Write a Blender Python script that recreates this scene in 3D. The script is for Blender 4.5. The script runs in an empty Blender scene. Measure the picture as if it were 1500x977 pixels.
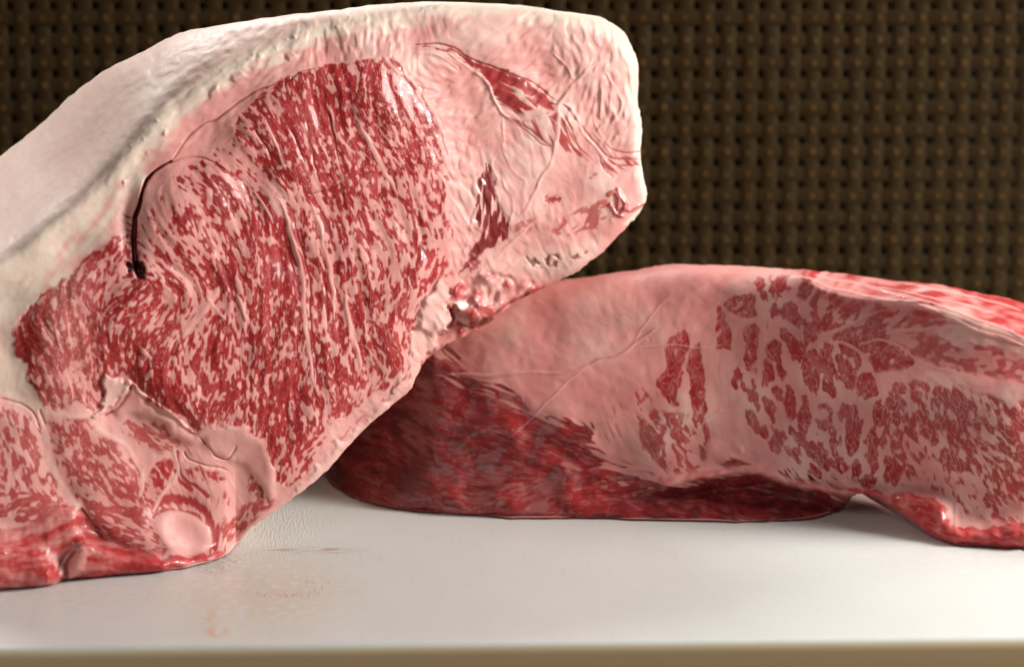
import bpy, math
import numpy as np
R = math.radians
rng = np.random.default_rng(7)

# ------------------------------------------------------------------ camera
MM = 0.00028                    # metres per photo pixel at the focus plane
PITCH = R(14.0); DIST = 1.30; LENS = 36.0 * DIST / (1500 * MM)
CD = np.array([0.0, math.cos(PITCH), -math.sin(PITCH)])       # view direction
CU = np.array([0.0, math.sin(PITCH), math.cos(PITCH)])
_dx, _dy = (200 - 750) * MM, (488.5 - 830) * MM
# pixel (200, 830) of the photograph is the point (.., 0, 0) on the board
CAM = -(CD * DIST + CU * _dy); CAM[0] = 0.0
sc = bpy.context.scene
cam = bpy.data.cameras.new('camera'); camo = bpy.data.objects.new('camera', cam)
sc.collection.objects.link(camo); sc.camera = camo
camo.location = CAM.tolist(); camo.rotation_euler = (math.pi / 2 - PITCH, 0, 0)
cam.sensor_width = 36; cam.lens = LENS; cam.clip_start = 0.05; cam.clip_end = 50
cam.dof.use_dof = True; cam.dof.focus_distance = DIST + 0.03; cam.dof.aperture_fstop = 6.6

# ------------------------------------------------------------------ world, lamps, exposure
w = bpy.data.worlds.new('World'); sc.world = w; w.use_nodes = True
w.node_tree.nodes['Background'].inputs[0].default_value = (1.0, 0.93, 0.86, 1)
w.node_tree.nodes['Background'].inputs[1].default_value = 0.035


def area(name, loc, target, size, power, col, spread=180):
    l = bpy.data.lights.new(name, 'AREA'); l.shape = 'RECTANGLE'; l.size, l.size_y = size
    l.energy = power; l.color = col; l.spread = R(spread)
    o = bpy.data.objects.new(name, l); sc.collection.objects.link(o)
    from mathutils import Vector
    o.location = loc
    o.rotation_euler = (Vector(target) - Vector(loc)).to_track_quat('-Z', 'Y').to_euler()
    return o


area('window_light', (1.10, 0.05, 0.53), (0.0, 0.02, 0.08), (0.42, 0.42), 24.5, (1.0, 0.96, 0.90))
area('back_light', (-0.42, 0.92, 0.98), (0.0, 0.0, 0.0), (0.8, 0.35), 20.0, (1.0, 0.97, 0.93))
area('front_fill', (-0.80, -1.0, 1.0), (-0.05, 0.03, 0.08), (0.8, 0.8), 4.4, (1.0, 0.95, 0.90))
vs = sc.view_settings
vs.view_transform = 'Standard'; vs.look = 'None'; vs.exposure = 0.0; vs.gamma = 1.0
vs.use_curve_mapping = False
sc.cycles.use_denoising = True
sc.cycles.max_bounces = 6


# ------------------------------------------------------------------ projection helpers
def dirs(X, Y):
    sx = (np.asarray(X, float) - 750) / 1500 * 36 / LENS
    sy = (488.5 - np.asarray(Y, float)) / 1500 * 36 / LENS
    return sx, CD[1] + sy * CU[1], CD[2] + sy * CU[2]


def at_depth(X, Y, D):
    a, b, c = dirs(X, Y)
    t = (D - CAM[1]) / b
    return np.stack([a * t + CAM[0], D + 0 * t, c * t + CAM[2]], -1)


def board_depth(Y, z=0.0):
    _, b, c = dirs(0 * np.asarray(Y, float), Y)
    return CAM[1] + b * (z - CAM[2]) / c


# ------------------------------------------------------------------ raster helpers
def spline(pts, closed=False, n=8):
    p = np.array(pts, float)
    m = len(p)
    out = []
    segs = m if closed else m - 1
    for i in range(segs):
        if closed:
            a, b, c, d = p[(i - 1) % m], p[i], p[(i + 1) % m], p[(i + 2) % m]
        else:
            a, b, c, d = p[max(i - 1, 0)], p[i], p[i + 1], p[min(i + 2, m - 1)]
        t = np.linspace(0, 1, n, endpoint=False)[:, None]
        out.append(0.5 * ((2 * b) + (-a + c) * t + (2 * a - 5 * b + 4 * c - d) * t ** 2 + (-a + 3 * b - 3 * c + d) * t ** 3))
    if not closed:
        out.append(p[-1:])
    return np.concatenate(out)


def seg_dist(X, Y, P, closed=False, want_t=False):
    best = np.full(X.shape, 1e9, np.float32); T = np.zeros(X.shape, np.float32); SD = np.zeros(X.shape, np.float32)
    n = len(P) if closed else len(P) - 1
    for i in range(n):
        ax, ay = P[i][:2]; bx, by = P[(i + 1) % len(P)][:2]
        dx, dy = bx - ax, by - ay
        L = dx * dx + dy * dy + 1e-9
        t = np.clip(((X - ax) * dx + (Y - ay) * dy) / L, 0, 1)
        ex, ey = X - ax - t * dx, Y - ay - t * dy
        d = ex * ex + ey * ey
        m = d < best
        best = np.where(m, d, best)
        if want_t:
            T = np.where(m, (i + t) / n, T)
            SD = np.where(m, np.sign(dx * ey - dy * ex), SD)
    best = np.sqrt(best)
    return (best, T, SD) if want_t else best


def inside(X, Y, P):
    c = np.zeros(X.shape, bool)
    n = len(P)
    for i in range(n):
        ax, ay = P[i]; bx, by = P[(i + 1) % n]
        if ay == by:
            continue
        m = ((ay > Y) != (by > Y))
        c ^= m & (X < (bx - ax) * (Y - ay) / (by - ay) + ax)
    return c


def sstep(a, b, x):
    t = np.clip((x - a) / (b - a), 0, 1)
    return t * t * (3 - 2 * t)


def bilin(A, fx, fy):
    h, wd = A.shape
    fx = np.clip(fx, 0, wd - 1.001); fy = np.clip(fy, 0, h - 1.001)
    ix = fx.astype(np.int32); iy = fy.astype(np.int32)
    u = (fx - ix).astype(np.float32); v = (fy - iy).astype(np.float32)
    F = A.ravel(); k = iy * wd + ix
    return (F[k] * (1 - u) + F[k + 1] * u) * (1 - v) + (F[k + wd] * (1 - u) + F[k + wd + 1] * u) * v


class Sheet:
    """a raster laid over the thing's own surface, in photo pixels"""

    def __init__(self, x0, y0, x1, y1, s):
        self.x0, self.y0, self.s = x0, y0, s
        self.w = int((x1 - x0) / s) + 1; self.h = int((y1 - y0) / s) + 1
        self.X, self.Y = np.meshgrid(x0 + np.arange(self.w, dtype=np.float32) * s, y0 + np.arange(self.h, dtype=np.float32) * s)
        self.WX = self.X; self.WY = self.Y; self.SX = self.X; self.SY = self.Y
        z = lambda: np.zeros((self.h, self.w), np.float32)
        self.lean, self.cream, self.dark, self.hgt, self.pale, self.red = z(), z(), z(), z(), z(), z()
        self.fx = np.fft.rfftfreq(self.w)[None, :]; self.fy = np.fft.fftfreq(self.h)[:, None]

    def noise(self, sig, sigy=None):
        """band limited noise; sig in photo pixels"""
        sx = sig / self.s; sy = (sigy or sig) / self.s
        a = rng.standard_normal((self.h, self.w)).astype(np.float32)
        g = np.exp(-2 * math.pi ** 2 * ((self.fx * sx) ** 2 + (self.fy * sy) ** 2))
        a = np.fft.irfft2(np.fft.rfft2(a) * g, s=a.shape).astype(np.float32)
        return (a - a.mean()) / a.std()

    def blur(self, a, sig):
        g = np.exp(-2 * math.pi ** 2 * ((self.fx ** 2 + self.fy ** 2) * (sig / self.s) ** 2))
        return np.fft.irfft2(np.fft.rfft2(a) * g, s=a.shape).astype(np.float32)

    def set_flow(self, ctrl, rad=45):
        """ctrl: x, y, tilt in degrees from vertical, positive leaning like a backslash"""
        C2 = np.zeros_like(self.X); S2 = np.zeros_like(self.X)
        for x, y, a in ctrl:
            g = 1.0 / (((self.X - x) ** 2 + (self.Y - y) ** 2) / rad ** 2 + 0.15) ** 2
            C2 += g * math.cos(2 * R(a)); S2 += g * math.sin(2 * R(a))
        ang = 0.5 * np.arctan2(S2, C2)
        wob = self.noise(14) * R(7)
        self.vx = np.sin(ang + wob).astype(np.float32); self.vy = np.cos(ang + wob).astype(np.float32)

    def lic(self, sig, length, step=None):
        """noise drawn out along the flow"""
        base = self.noise(sig)
        step = step or max(1.0, sig * 0.7)
        n = max(1, int(length / step))
        acc = base.copy(); tot = 1.0
        gx, gy = np.meshgrid(np.arange(self.w, dtype=np.float32), np.arange(self.h, dtype=np.float32))
        for sgn in (1, -1):
            px, py = gx.copy(), gy.copy()
            for k in range(n):
                ix = np.clip(px, 0, self.w - 1).astype(np.int32); iy = np.clip(py, 0, self.h - 1).astype(np.int32)
                kk = iy * self.w + ix
                px += sgn * self.vx.ravel()[kk] * step / self.s; py += sgn * self.vy.ravel()[kk] * step / self.s
                wgt = 0.5 + 0.5 * math.cos(math.pi * (k + 1) / (n + 1))
                acc += wgt * bilin(base, px, py); tot += wgt
        return (acc - acc.mean()) / acc.std()

    def field(self, ctrl, rad=30, default=None):
        A = np.zeros_like(self.X); W = np.zeros_like(self.X) + 1e-6
        for x, y, v in ctrl:
            g = 1.0 / (((self.X - x) ** 2 + (self.Y - y) ** 2) / rad ** 2 + 0.1) ** 2
            A += g * v; W += g
        return A / W

    def win(self, P, pad):
        x0 = max(0, int((P[:, 0].min() - pad - self.x0) / self.s)); x1 = min(self.w, int((P[:, 0].max() + pad - self.x0) / self.s) + 2)
        y0 = max(0, int((P[:, 1].min() - pad - self.y0) / self.s)); y1 = min(self.h, int((P[:, 1].max() + pad - self.y0) / self.s) + 2)
        return slice(y0, y1), slice(x0, x1)

    def poly(self, pts, soft=2.0, warp=True, smooth=5):
        """0..1 mask of a rounded polygon (full raster)"""
        P = spline(pts, True, smooth) if smooth else np.array(pts, float)
        W = self.win(P, 10 + soft * 2)
        out = np.zeros_like(self.X)
        if W[0].start >= W[0].stop or W[1].start >= W[1].stop:
            return out
        X = (self.WX if warp else self.X)[W]; Y = (self.WY if warp else self.Y)[W]
        d = seg_dist(X, Y, P, True); d = np.where(inside(X, Y, P), d, -d)
        out[W] = sstep(-soft, soft, d)
        return out

    def sdf(self, pts, pad, smooth=5, warp=False):
        P = spline(pts, True, smooth)
        W = self.win(P, pad)
        out = np.full_like(self.X, -pad)
        X = (self.WX if warp else self.X)[W]; Y = (self.WY if warp else self.Y)[W]
        d = seg_dist(X, Y, P, True)
        out[W] = np.where(inside(X, Y, P), d, -d)
        return out

    def stroke(self, pts, w0, w1=None, warp=True, taper=0.0, n=6):
        """profile 1 at the stroke's axis, 0 at its half width; returns window, profile, side"""
        w1 = w0 if w1 is None else w1
        P = spline([p[:2] for p in pts], False, n)
        W = self.win(P, max(w0, w1) + 8)
        X = (self.SX if warp else self.X)[W]; Y = (self.SY if warp else self.Y)[W]
        if X.size == 0:
            return W, X, X
        d, t, sd = seg_dist(X, Y, P, False, True)
        hw = w0 + (w1 - w0) * t
        if taper:
            hw = hw * np.clip(np.minimum(t, 1 - t) / taper, 0.05, 1) ** 0.6
        return W, np.clip(1 - d / np.maximum(hw, 0.3), 0, 1), sd * d

    def ridge(self, pts, wd, h, w1=None, **k):
        W, p, _ = self.stroke(pts, wd, w1, **k)
        self.hgt[W] += h * sstep(0, 1, p)

    def line(self, fld, pts, wd, v, w1=None, edge=0.35, **k):
        W, p, _ = self.stroke(pts, wd, w1, **k)
        f = getattr(self, fld)
        m = sstep(0, edge, p)
        f[W] = f[W] * (1 - m) + v * m if v <= 1e-6 or fld == 'lean' and v < 1 else np.maximum(f[W], v * m)

    def put(self, fld, mask, v=1.0):
        f = getattr(self, fld); f[:] = np.maximum(f, mask * v)

    def cut(self, fld, mask):
        f = getattr(self, fld); f *= (1 - mask)


# ------------------------------------------------------------------ materials
def mat(name):
    m = bpy.data.materials.new(name); m.use_nodes = True
    nt = m.node_tree
    return m, nt, nt.nodes, nt.links, nt.nodes['Principled BSDF']


def meat_material(name, sss=0.25, rough=0.42, bump=0.16):
    """tissue = lean, cream, dark ; tone = pale, fresh red, wet"""
    m, nt, N, L, B = mat(name)
    at = N.new('ShaderNodeAttribute'); at.attribute_name = 'tissue'
    sp = N.new('ShaderNodeSeparateColor'); L.new(at.outputs['Color'], sp.inputs[0])
    a2 = N.new('ShaderNodeAttribute'); a2.attribute_name = 'tone'
    s2 = N.new('ShaderNodeSeparateColor'); L.new(a2.outputs['Color'], s2.inputs[0])
    tc = N.new('ShaderNodeTexCoord')

    def noise(scale, det=3, rough_=0.55):
        n = N.new('ShaderNodeTexNoise'); n.inputs['Scale'].default_value = scale
        n.inputs['Detail'].default_value = det; n.inputs['Roughness'].default_value = rough_
        L.new(tc.outputs['Object'], n.inputs['Vector']); return n

    def mix(a, b, f, mode='MIX'):
        x = N.new('ShaderNodeMix'); x.data_type = 'RGBA'; x.blend_type = mode
        for k, v in ((6, a), (7, b), (0, f)):
            if isinstance(v, (tuple, float, int)):
                x.inputs[k].default_value = v
            else:
                L.new(v, x.inputs[k])
        return x.outputs[2]

    def math_(op, a, b):
        x = N.new('ShaderNodeMath'); x.operation = op; x.use_clamp = True
        for k, v in ((0, a), (1, b)):
            if isinstance(v, (float, int)):
                x.inputs[k].default_value = v
            else:
                L.new(v, x.inputs[k])
        return x.outputs[0]
    n1 = noise(45); n2 = noise(400, 4); n3 = noise(1500, 2)
    fat = mix((0.72, 0.300, 0.275, 1), (0.82, 0.410, 0.378, 1), n1.outputs[0])
    fat = mix(fat, (0.86, 0.66, 0.59, 1), s2.outputs[0])
    cream = mix((0.81, 0.655, 0.545, 1), (0.86, 0.75, 0.65, 1), n2.outputs[0])
    fat = mix(fat, cream, sp.outputs[1])
    leanc = mix((0.30, 0.010, 0.012, 1), (0.50, 0.036, 0.036, 1), n2.outputs[0])
    leanc = mix(leanc, (0.52, 0.035, 0.038, 1), s2.outputs[1])
    col = mix(fat, leanc, sp.outputs[0])
    col = mix(col, (0.07, 0.008, 0.012, 1), sp.outputs[2])
    L.new(col, B.inputs['Base Color'])
    # wet film: lean is wetter than fat
    r1 = math_('MULTIPLY', sp.outputs[0], -0.14)
    x = N.new('ShaderNodeMath'); x.operation = 'ADD'; L.new(r1, x.inputs[0]); x.inputs[1].default_value = rough
    rr = N.new('ShaderNodeMapRange'); rr.inputs[1].default_value = 0.3; rr.inputs[2].default_value = 0.7
    rr.inputs[3].default_value = rough - 0.08; rr.inputs[4].default_value = rough + 0.14
    L.new(n2.outputs[0], rr.inputs[0])
    L.new(rr.outputs[0], B.inputs['Roughness'])
    B.inputs['Specular IOR Level'].default_value = 0.22
    B.inputs['Coat Weight'].default_value = 0.0
    cw = math_('MULTIPLY', s2.outputs[2], 1.0)
    L.new(cw, B.inputs['Coat Weight']); B.inputs['Coat Roughness'].default_value = 0.13
    B.inputs['Subsurface Weight'].default_value = sss
    B.inputs['Subsurface Radius'].default_value = (1.0, 0.35, 0.25)
    B.inputs['Subsurface Scale'].default_value = 0.0022
    bp = N.new('ShaderNodeBump'); bp.inputs['Strength'].default_value = bump; bp.inputs['Distance'].default_value = 0.0005
    mx = N.new('ShaderNodeMath'); mx.operation = 'ADD'
    L.new(n3.outputs[0], mx.inputs[0]); L.new(n2.outputs[0], mx.inputs[1])
    L.new(mx.outputs[0], bp.inputs['Height']); L.new(bp.outputs[0], B.inputs['Normal'])
    return m


def simple_material(name, col, rough=0.5, c2=None, scale=60, bump=0.0, bscale=300):
    m, nt, N, L, B = mat(name)
    tc = N.new('ShaderNodeTexCoord')
    n = N.new('ShaderNodeTexNoise'); n.inputs['Scale'].default_value = scale; n.inputs['Detail'].default_value = 4
    L.new(tc.outputs['Object'], n.inputs['Vector'])
    x = N.new('ShaderNodeMix'); x.data_type = 'RGBA'
    x.inputs[6].default_value = (*col, 1); x.inputs[7].default_value = (*(c2 or col), 1)
    L.new(n.outputs[0], x.inputs[0]); L.new(x.outputs[2], B.inputs['Base Color'])
    B.inputs['Roughness'].default_value = rough; B.inputs['Specular IOR Level'].default_value = 0.5 if rough < 0.6 else 0.12
    if bump:
        n2 = N.new('ShaderNodeTexNoise'); n2.inputs['Scale'].default_value = bscale; n2.inputs['Detail'].default_value = 5
        L.new(tc.outputs['Object'], n2.inputs['Vector'])
        b = N.new('ShaderNodeBump'); b.inputs['Strength'].default_value = bump; b.inputs['Distance'].default_value = 0.0004
        L.new(n2.outputs[0], b.inputs['Height']); L.new(b.outputs[0], B.inputs['Normal'])
    return m


# ------------------------------------------------------------------ mesh helpers
def link(o, parent=None):
    sc.collection.objects.link(o)
    if parent is not None:
        o.parent = parent
    return o


def mesh_obj(name, V, F, m, parent=None, smooth=True, normals=None):
    me = bpy.data.meshes.new(name)
    F = np.asarray(F)
    me.vertices.add(len(V)); me.vertices.foreach_set('co', np.asarray(V, np.float32).ravel())
    k = F.shape[1]
    me.loops.add(F.size); me.loops.foreach_set('vertex_index', F.astype(np.int32).ravel())
    me.polygons.add(len(F)); me.polygons.foreach_set('loop_start', np.arange(0, F.size, k, dtype=np.int32))
    me.update(calc_edges=True)
    me.polygons.foreach_set('use_smooth', np.full(len(F), smooth, dtype=bool))
    if m is not None:
        me.materials.append(m)
    if normals is not None:
        me.normals_split_custom_set_from_vertices(normals.astype(np.float32))
    o = bpy.data.objects.new(name, me)
    return link(o, parent)


def empty(name, loc, label, cat, group=None):
    o = bpy.data.objects.new(name, None); o.location = loc; link(o)
    o['label'] = label; o['category'] = cat
    o.empty_display_size = 0.03
    return o


def add_attr(me, name, cols):
    a = me.attributes.new(name, 'FLOAT_COLOR', 'POINT')
    c = np.ones((len(cols), 4), np.float32); c[:, :3] = cols
    a.data.foreach_set('color', c.ravel())


def sheet_to_parts(sh, D, sil, labels, names, m, root, base):
    """front surface of a piece of meat: every label becomes a part"""
    P = spline(sil, True, 6)
    jit = rng.standard_normal((len(P), 2)); sm = (jit + np.roll(jit, 1, 0) + np.roll(jit, 2, 0) + np.roll(jit, 3, 0)) / 2
    P = P + jit * 0.30 + sm * 0.55
    ins = inside(sh.X, sh.Y, P)
    near = seg_dist_lo(sh, P)
    keep = ins | (near < sh.s * 0.95)
    # snap the outermost ring to the outline
    Xs, Ys = sh.X.copy(), sh.Y.copy()
    out = keep & ~ins
    iy, ix = np.nonzero(out)
    bx, by = nearest_on(P, sh.X[iy, ix], sh.Y[iy, ix])
    Xs[iy, ix] = bx; Ys[iy, ix] = by
    pos = at_depth(Xs, Ys, np.minimum(D, board_depth(Ys, 0.0006)))
    # normals from the grid
    gx = np.gradient(pos, axis=1); gy = np.gradient(pos, axis=0)
    nr = np.cross(gy, gx); nr /= np.linalg.norm(nr, axis=2, keepdims=True) + 1e-12
    flip = (nr[..., 1] > 0) & False
    q = keep[:-1, :-1] & keep[1:, :-1] & keep[:-1, 1:] & keep[1:, 1:]
    lab = labels[:-1, :-1]
    idx = np.arange(sh.w * sh.h).reshape(sh.h, sh.w)
    A, Bq, Cq, Dq = idx[:-1, :-1], idx[:-1, 1:], idx[1:, 1:], idx[1:, :-1]
    posf = pos.reshape(-1, 3) - np.array(base); nf = nr.reshape(-1, 3)
    sh.dark = sh.dark * np.where(sh.dark < .8, sstep(.1, .55, sh.lean) * .8 + .2, 1)
    T = np.stack([sh.lean, sh.cream, sh.dark], -1).reshape(-1, 3)
    U = np.stack([sh.pale, sh.red, sh.wet], -1).reshape(-1, 3)
    # normals must face the camera
    if (nf[idx[q.nonzero()]] @ np.array([0, -1, 0.25])).mean() < 0:
        nf = -nf
    cache = {}
    for k, nm in enumerate(names):
        sel = q & (lab == k)
        if not sel.any():
            continue
        F = np.stack([A[sel], Dq[sel], Cq[sel], Bq[sel]], 1)
        u, inv = np.unique(F, return_inverse=True)
        F = inv.reshape(F.shape)
        o = mesh_obj(nm, posf[u], F, m, root, True, nf[u])
        add_attr(o.data, 'tissue', T[u]); add_attr(o.data, 'tone', U[u])
    return P, pos


def nearest_on(P, X, Y):
    best = np.full(X.shape, 1e9); bx = X.copy(); by = Y.copy()
    for i in range(len(P)):
        ax, ay = P[i]; cx, cy = P[(i + 1) % len(P)]
        dx, dy = cx - ax, cy - ay
        t = np.clip(((X - ax) * dx + (Y - ay) * dy) / (dx * dx + dy * dy + 1e-9), 0, 1)
        qx, qy = ax + t * dx, ay + t * dy
        d = (X - qx) ** 2 + (Y - qy) ** 2
        m = d < best
        best = np.where(m, d, best); bx = np.where(m, qx, bx); by = np.where(m, qy, by)
    return bx, by


def seg_dist_lo(sh, P, f=4):
    """distance to an outline: exact near it, coarse elsewhere"""
    Xc, Yc = sh.X[::f, ::f], sh.Y[::f, ::f]
    d = seg_dist(Xc, Yc, P, True)
    fx = np.arange(sh.w, dtype=np.float32) / f; fy = np.arange(sh.h, dtype=np.float32) / f
    gx, gy = np.meshgrid(fx, fy)
    out = bilin(d, gx, gy)
    m = out < 8 * sh.s
    iy, ix = np.nonzero(m)
    out[iy, ix] = seg_dist(sh.X[iy, ix], sh.Y[iy, ix], P, True)
    return out


def hull(P, D_at, centre, steps, m, root, base, name, tissue):
    """the unseen back of a piece of meat, from its outline to its far end"""
    P = P[::2]
    n = len(P); c = np.array(centre)
    rings = []
    for t, dd in steps:
        q = P + (c - P) * t
        pts = at_depth(q[:, 0], q[:, 1], D_at + dd)
        pts[:, 2] = np.maximum(pts[:, 2], 0.0008)
        rings.append(pts)
    V = np.concatenate(rings + [rings[-1].mean(0)[None]]) - np.array(base)
    F = []
    for k in range(len(steps) - 1):
        for i in range(n):
            j = (i + 1) % n
            F.append((k * n + i, k * n + j, (k + 1) * n + j, (k + 1) * n + i))
    cidx = len(V) - 1; k = len(steps) - 1
    o = None
    me = bpy.data.meshes.new(name)
    faces = F + [(k * n + i, k * n + (i + 1) % n, cidx) for i in range(n)]
    me.from_pydata(V.tolist(), [], faces); me.update()
    me.polygons.foreach_set('use_smooth', np.ones(len(faces), dtype=bool))
    me.materials.append(m)
    o = link(bpy.data.objects.new(name, me), root)
    T = np.zeros((len(V), 3), np.float32) + np.array(tissue[0]); U = np.zeros((len(V), 3), np.float32) + np.array(tissue[1])
    add_attr(me, 'tissue', T); add_attr(me, 'tone', U)
    return o


MEAT = meat_material('beef_tissue')

# ------------------------------------------------------------------ setting: board, counter, backing
def board_material():
    m, nt, N, L, B = mat('cutting_board_plastic')
    tc = N.new('ShaderNodeTexCoord')

    def nz(scale, det=4, src=None, stretch=None):
        n = N.new('ShaderNodeTexNoise'); n.inputs['Scale'].default_value = scale; n.inputs['Detail'].default_value = det
        mp = N.new('ShaderNodeMapping'); L.new(tc.outputs['Object'], mp.inputs[0])
        if stretch: mp.inputs['Scale'].default_value = stretch
        L.new(mp.outputs[0], n.inputs['Vector']); return n.outputs[0]

    def rng_(x, a, b, c=0.0, d=1.0):
        r = N.new('ShaderNodeMapRange'); L.new(x, r.inputs[0])
        for k, v in zip((1, 2, 3, 4), (a, b, c, d)): r.inputs[k].default_value = v
        return r.outputs[0]

    def mul(a, b):
        x = N.new('ShaderNodeMath'); x.operation = 'MULTIPLY'
        for k, v in ((0, a), (1, b)):
            if isinstance(v, float): x.inputs[k].default_value = v
            else: L.new(v, x.inputs[k])
        return x.outputs[0]

    def mix(a, b, f):
        x = N.new('ShaderNodeMix'); x.data_type = 'RGBA'
        for k, v in ((6, a), (7, b), (0, f)):
            if isinstance(v, (tuple, float)): x.inputs[k].default_value = v
            else: L.new(v, x.inputs[k])
        return x.outputs[2]

    def blob(c, r):
        """soft round patch at c with radii r, in the board's own coordinates"""
        mp = N.new('ShaderNodeMapping'); mp.vector_type = 'POINT'
        L.new(tc.outputs['Object'], mp.inputs[0])
        mp.inputs['Location'].default_value = (-c[0] / r[0], -c[1] / r[1], 0)
        mp.inputs['Scale'].default_value = (1 / r[0], 1 / r[1], 0)
        ln = N.new('ShaderNodeVectorMath'); ln.operation = 'LENGTH'; L.new(mp.outputs[0], ln.inputs[0])
        return rng_(ln.outputs['Value'], 0.2, 1.0, 1.0, 0.0)
    col = mix((0.70, 0.725, 0.70, 1), (0.76, 0.78, 0.755, 1), nz(25))
    # marks left by the knife and the meat
    for px, py, wx, wy, c, k, st, lo in BOARD_STAINS:
        p = to_board(px, py)
        n = nz(900 if k > 1 else 260, 3, None, st)
        f = mul(mul(blob(p, (wx, wy)), rng_(n, lo, lo + 0.16)), min(k, 1.0) * 1.0)
        col = mix(col, c, f)
    sc1 = rng_(nz(150, 2, None, (0.25, 5, 1)), 0.62, 0.68); sc2 = rng_(nz(130, 2, None, (4, 0.3, 1)), 0.64, 0.70)
    col = mix(col, (0.50, 0.48, 0.43, 1), mul(sc1, 0.15)); col = mix(col, (0.50, 0.48, 0.43, 1), mul(sc2, 0.12))
    L.new(col, B.inputs['Base Color'])
    B.inputs['Roughness'].default_value = 0.33
    B.inputs['Specular IOR Level'].default_value = 0.5
    B.inputs['Subsurface Weight'].default_value = 0.15
    B.inputs['Subsurface Radius'].default_value = (1, 0.9, 0.7); B.inputs['Subsurface Scale'].default_value = 0.003
    g = nz(1500, 3); g2 = nz(60, 3); cuts = rng_(nz(180, 3, None, (6, 0.35, 1)), 0.55, 0.75)
    cuts2 = rng_(nz(120, 3, None, (0.5, 7, 1)), 0.60, 0.72)
    p = to_board(322, 822)
    gl = mul(blob(p, (0.012, 0.022)), rng_(nz(700, 2, None, (0.3, 1.6, 1)), 0.4, 0.62)); gl = mul(gl, 3.0)
    p = to_board(385, 770)
    gl2 = mul(blob(p, (0.040, 0.06)), rng_(nz(700, 2, None, (1.6, 0.2, 1)), 0.42, 0.6)); gl2 = mul(gl2, 0.8)
    s = None
    for a, k in ((g, 0.28), (g2, 0.6), (cuts, 0.10), (cuts2, 0.10), (gl, 1.0), (gl2, 0.5)):
        t = mul(a, k)
        if s is None: s = t
        else:
            x = N.new('ShaderNodeMath'); L.new(s, x.inputs[0]); L.new(t, x.inputs[1]); s = x.outputs[0]
    bp = N.new('ShaderNodeBump'); bp.inputs['Strength'].default_value = 0.55; bp.inputs['Distance'].default_value = 0.0004
    L.new(s, bp.inputs['Height']); L.new(bp.outputs[0], B.inputs['Normal'])
    return m


eA = at_depth(0, 948, board_depth(948)); eB = at_depth(1500, 933, board_depth(933))
eDir = (eB - eA) / np.linalg.norm(eB - eA); eAng = math.atan2(eDir[1], eDir[0])
eMid = (eA + eB) / 2
BX, BY, BT, BR = 0.80, 0.40, 0.026, 0.0045
bOrg = np.array([eMid[0] - math.sin(eAng) * (BY / 2 - 0.002), eMid[1] + math.cos(eAng) * (BY / 2 - 0.002), 0])


def to_board(px, py):
    p = at_depth(px, py, board_depth(py)) - bOrg
    c, s = math.cos(-eAng), math.sin(-eAng)
    return (float(c * p[0] - s * p[1]), float(s * p[0] + c * p[1]))


BOARD_STAINS = [
    (318, 926, 0.006, 0.008, (0.72, 0.38, 0.20, 1), 0.85, (1, 1, 1), 0.40),
    (306, 905, 0.004, 0.020, (0.70, 0.48, 0.30, 1), 0.55, (1, 1, 1), 0.42),
    (405, 870, 0.020, 0.007, (0.45, 0.20, 0.10, 1), 1.5, (1.6, 0.25, 1), 0.50),
    (462, 862, 0.011, 0.020, (0.30, 0.20, 0.09, 1), 1.5, (1.5, 0.15, 1), 0.55),
    (455, 806, 0.028, 0.006, (0.42, 0.27, 0.15, 1), 1.0, (0.3, 2, 1), 0.46),
    (380, 868, 0.050, 0.070, (0.68, 0.58, 0.42, 1), 0.6, (1, 1, 1), 0.35),
    (100, 872, 0.060, 0.035, (0.70, 0.52, 0.46, 1), 0.3, (1, 1, 1), 0.42),
    (1420, 815, 0.060, 0.040, (0.66, 0.50, 0.44, 1), 0.15, (1, 1, 1), 0.42),
]
import bmesh
bm = bmesh.new(); bmesh.ops.create_cube(bm, size=1.0)
for v in bm.verts:
    v.co.x *= BX; v.co.y *= BY; v.co.z = (v.co.z - 0.5) * BT
bmesh.ops.bevel(bm, geom=bm.edges[:], offset=BR, segments=6, profile=0.5, affect='EDGES')
for f in bm.faces: f.smooth = True
me = bpy.data.meshes.new('cutting_board'); bm.to_mesh(me); bm.free()
me.materials.append(board_material())
me.materials.append(simple_material('board_side_plastic', (0.78, 0.66, 0.44), 0.45, (0.72, 0.60, 0.39), 40))
me.polygons.foreach_set('material_index', np.array([1 if (abs(p.normal.z) < 0.70) else 0 for p in me.polygons], dtype=np.int32))
me.polygons.foreach_set('use_smooth', np.array([p.area < 0.02 for p in me.polygons]))
o = link(bpy.data.objects.new('cutting_board', me)); o.location = bOrg.tolist(); o.rotation_euler = (0, 0, eAng)
o['label'] = 'thick white plastic cutting board with scratches and faint stains under the beef'; o['category'] = 'cutting board'

cm = simple_material('counter_wood', (0.30, 0.20, 0.11), 0.5, (0.22, 0.14, 0.08), 30)
mesh_obj('counter', [(-0.9, -0.5, -BT), (0.9, -0.5, -BT), (0.9, 0.36, -BT), (-0.9, 0.36, -BT)], [(0, 1, 2, 3)], cm, smooth=False)['kind'] = 'structure'
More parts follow.
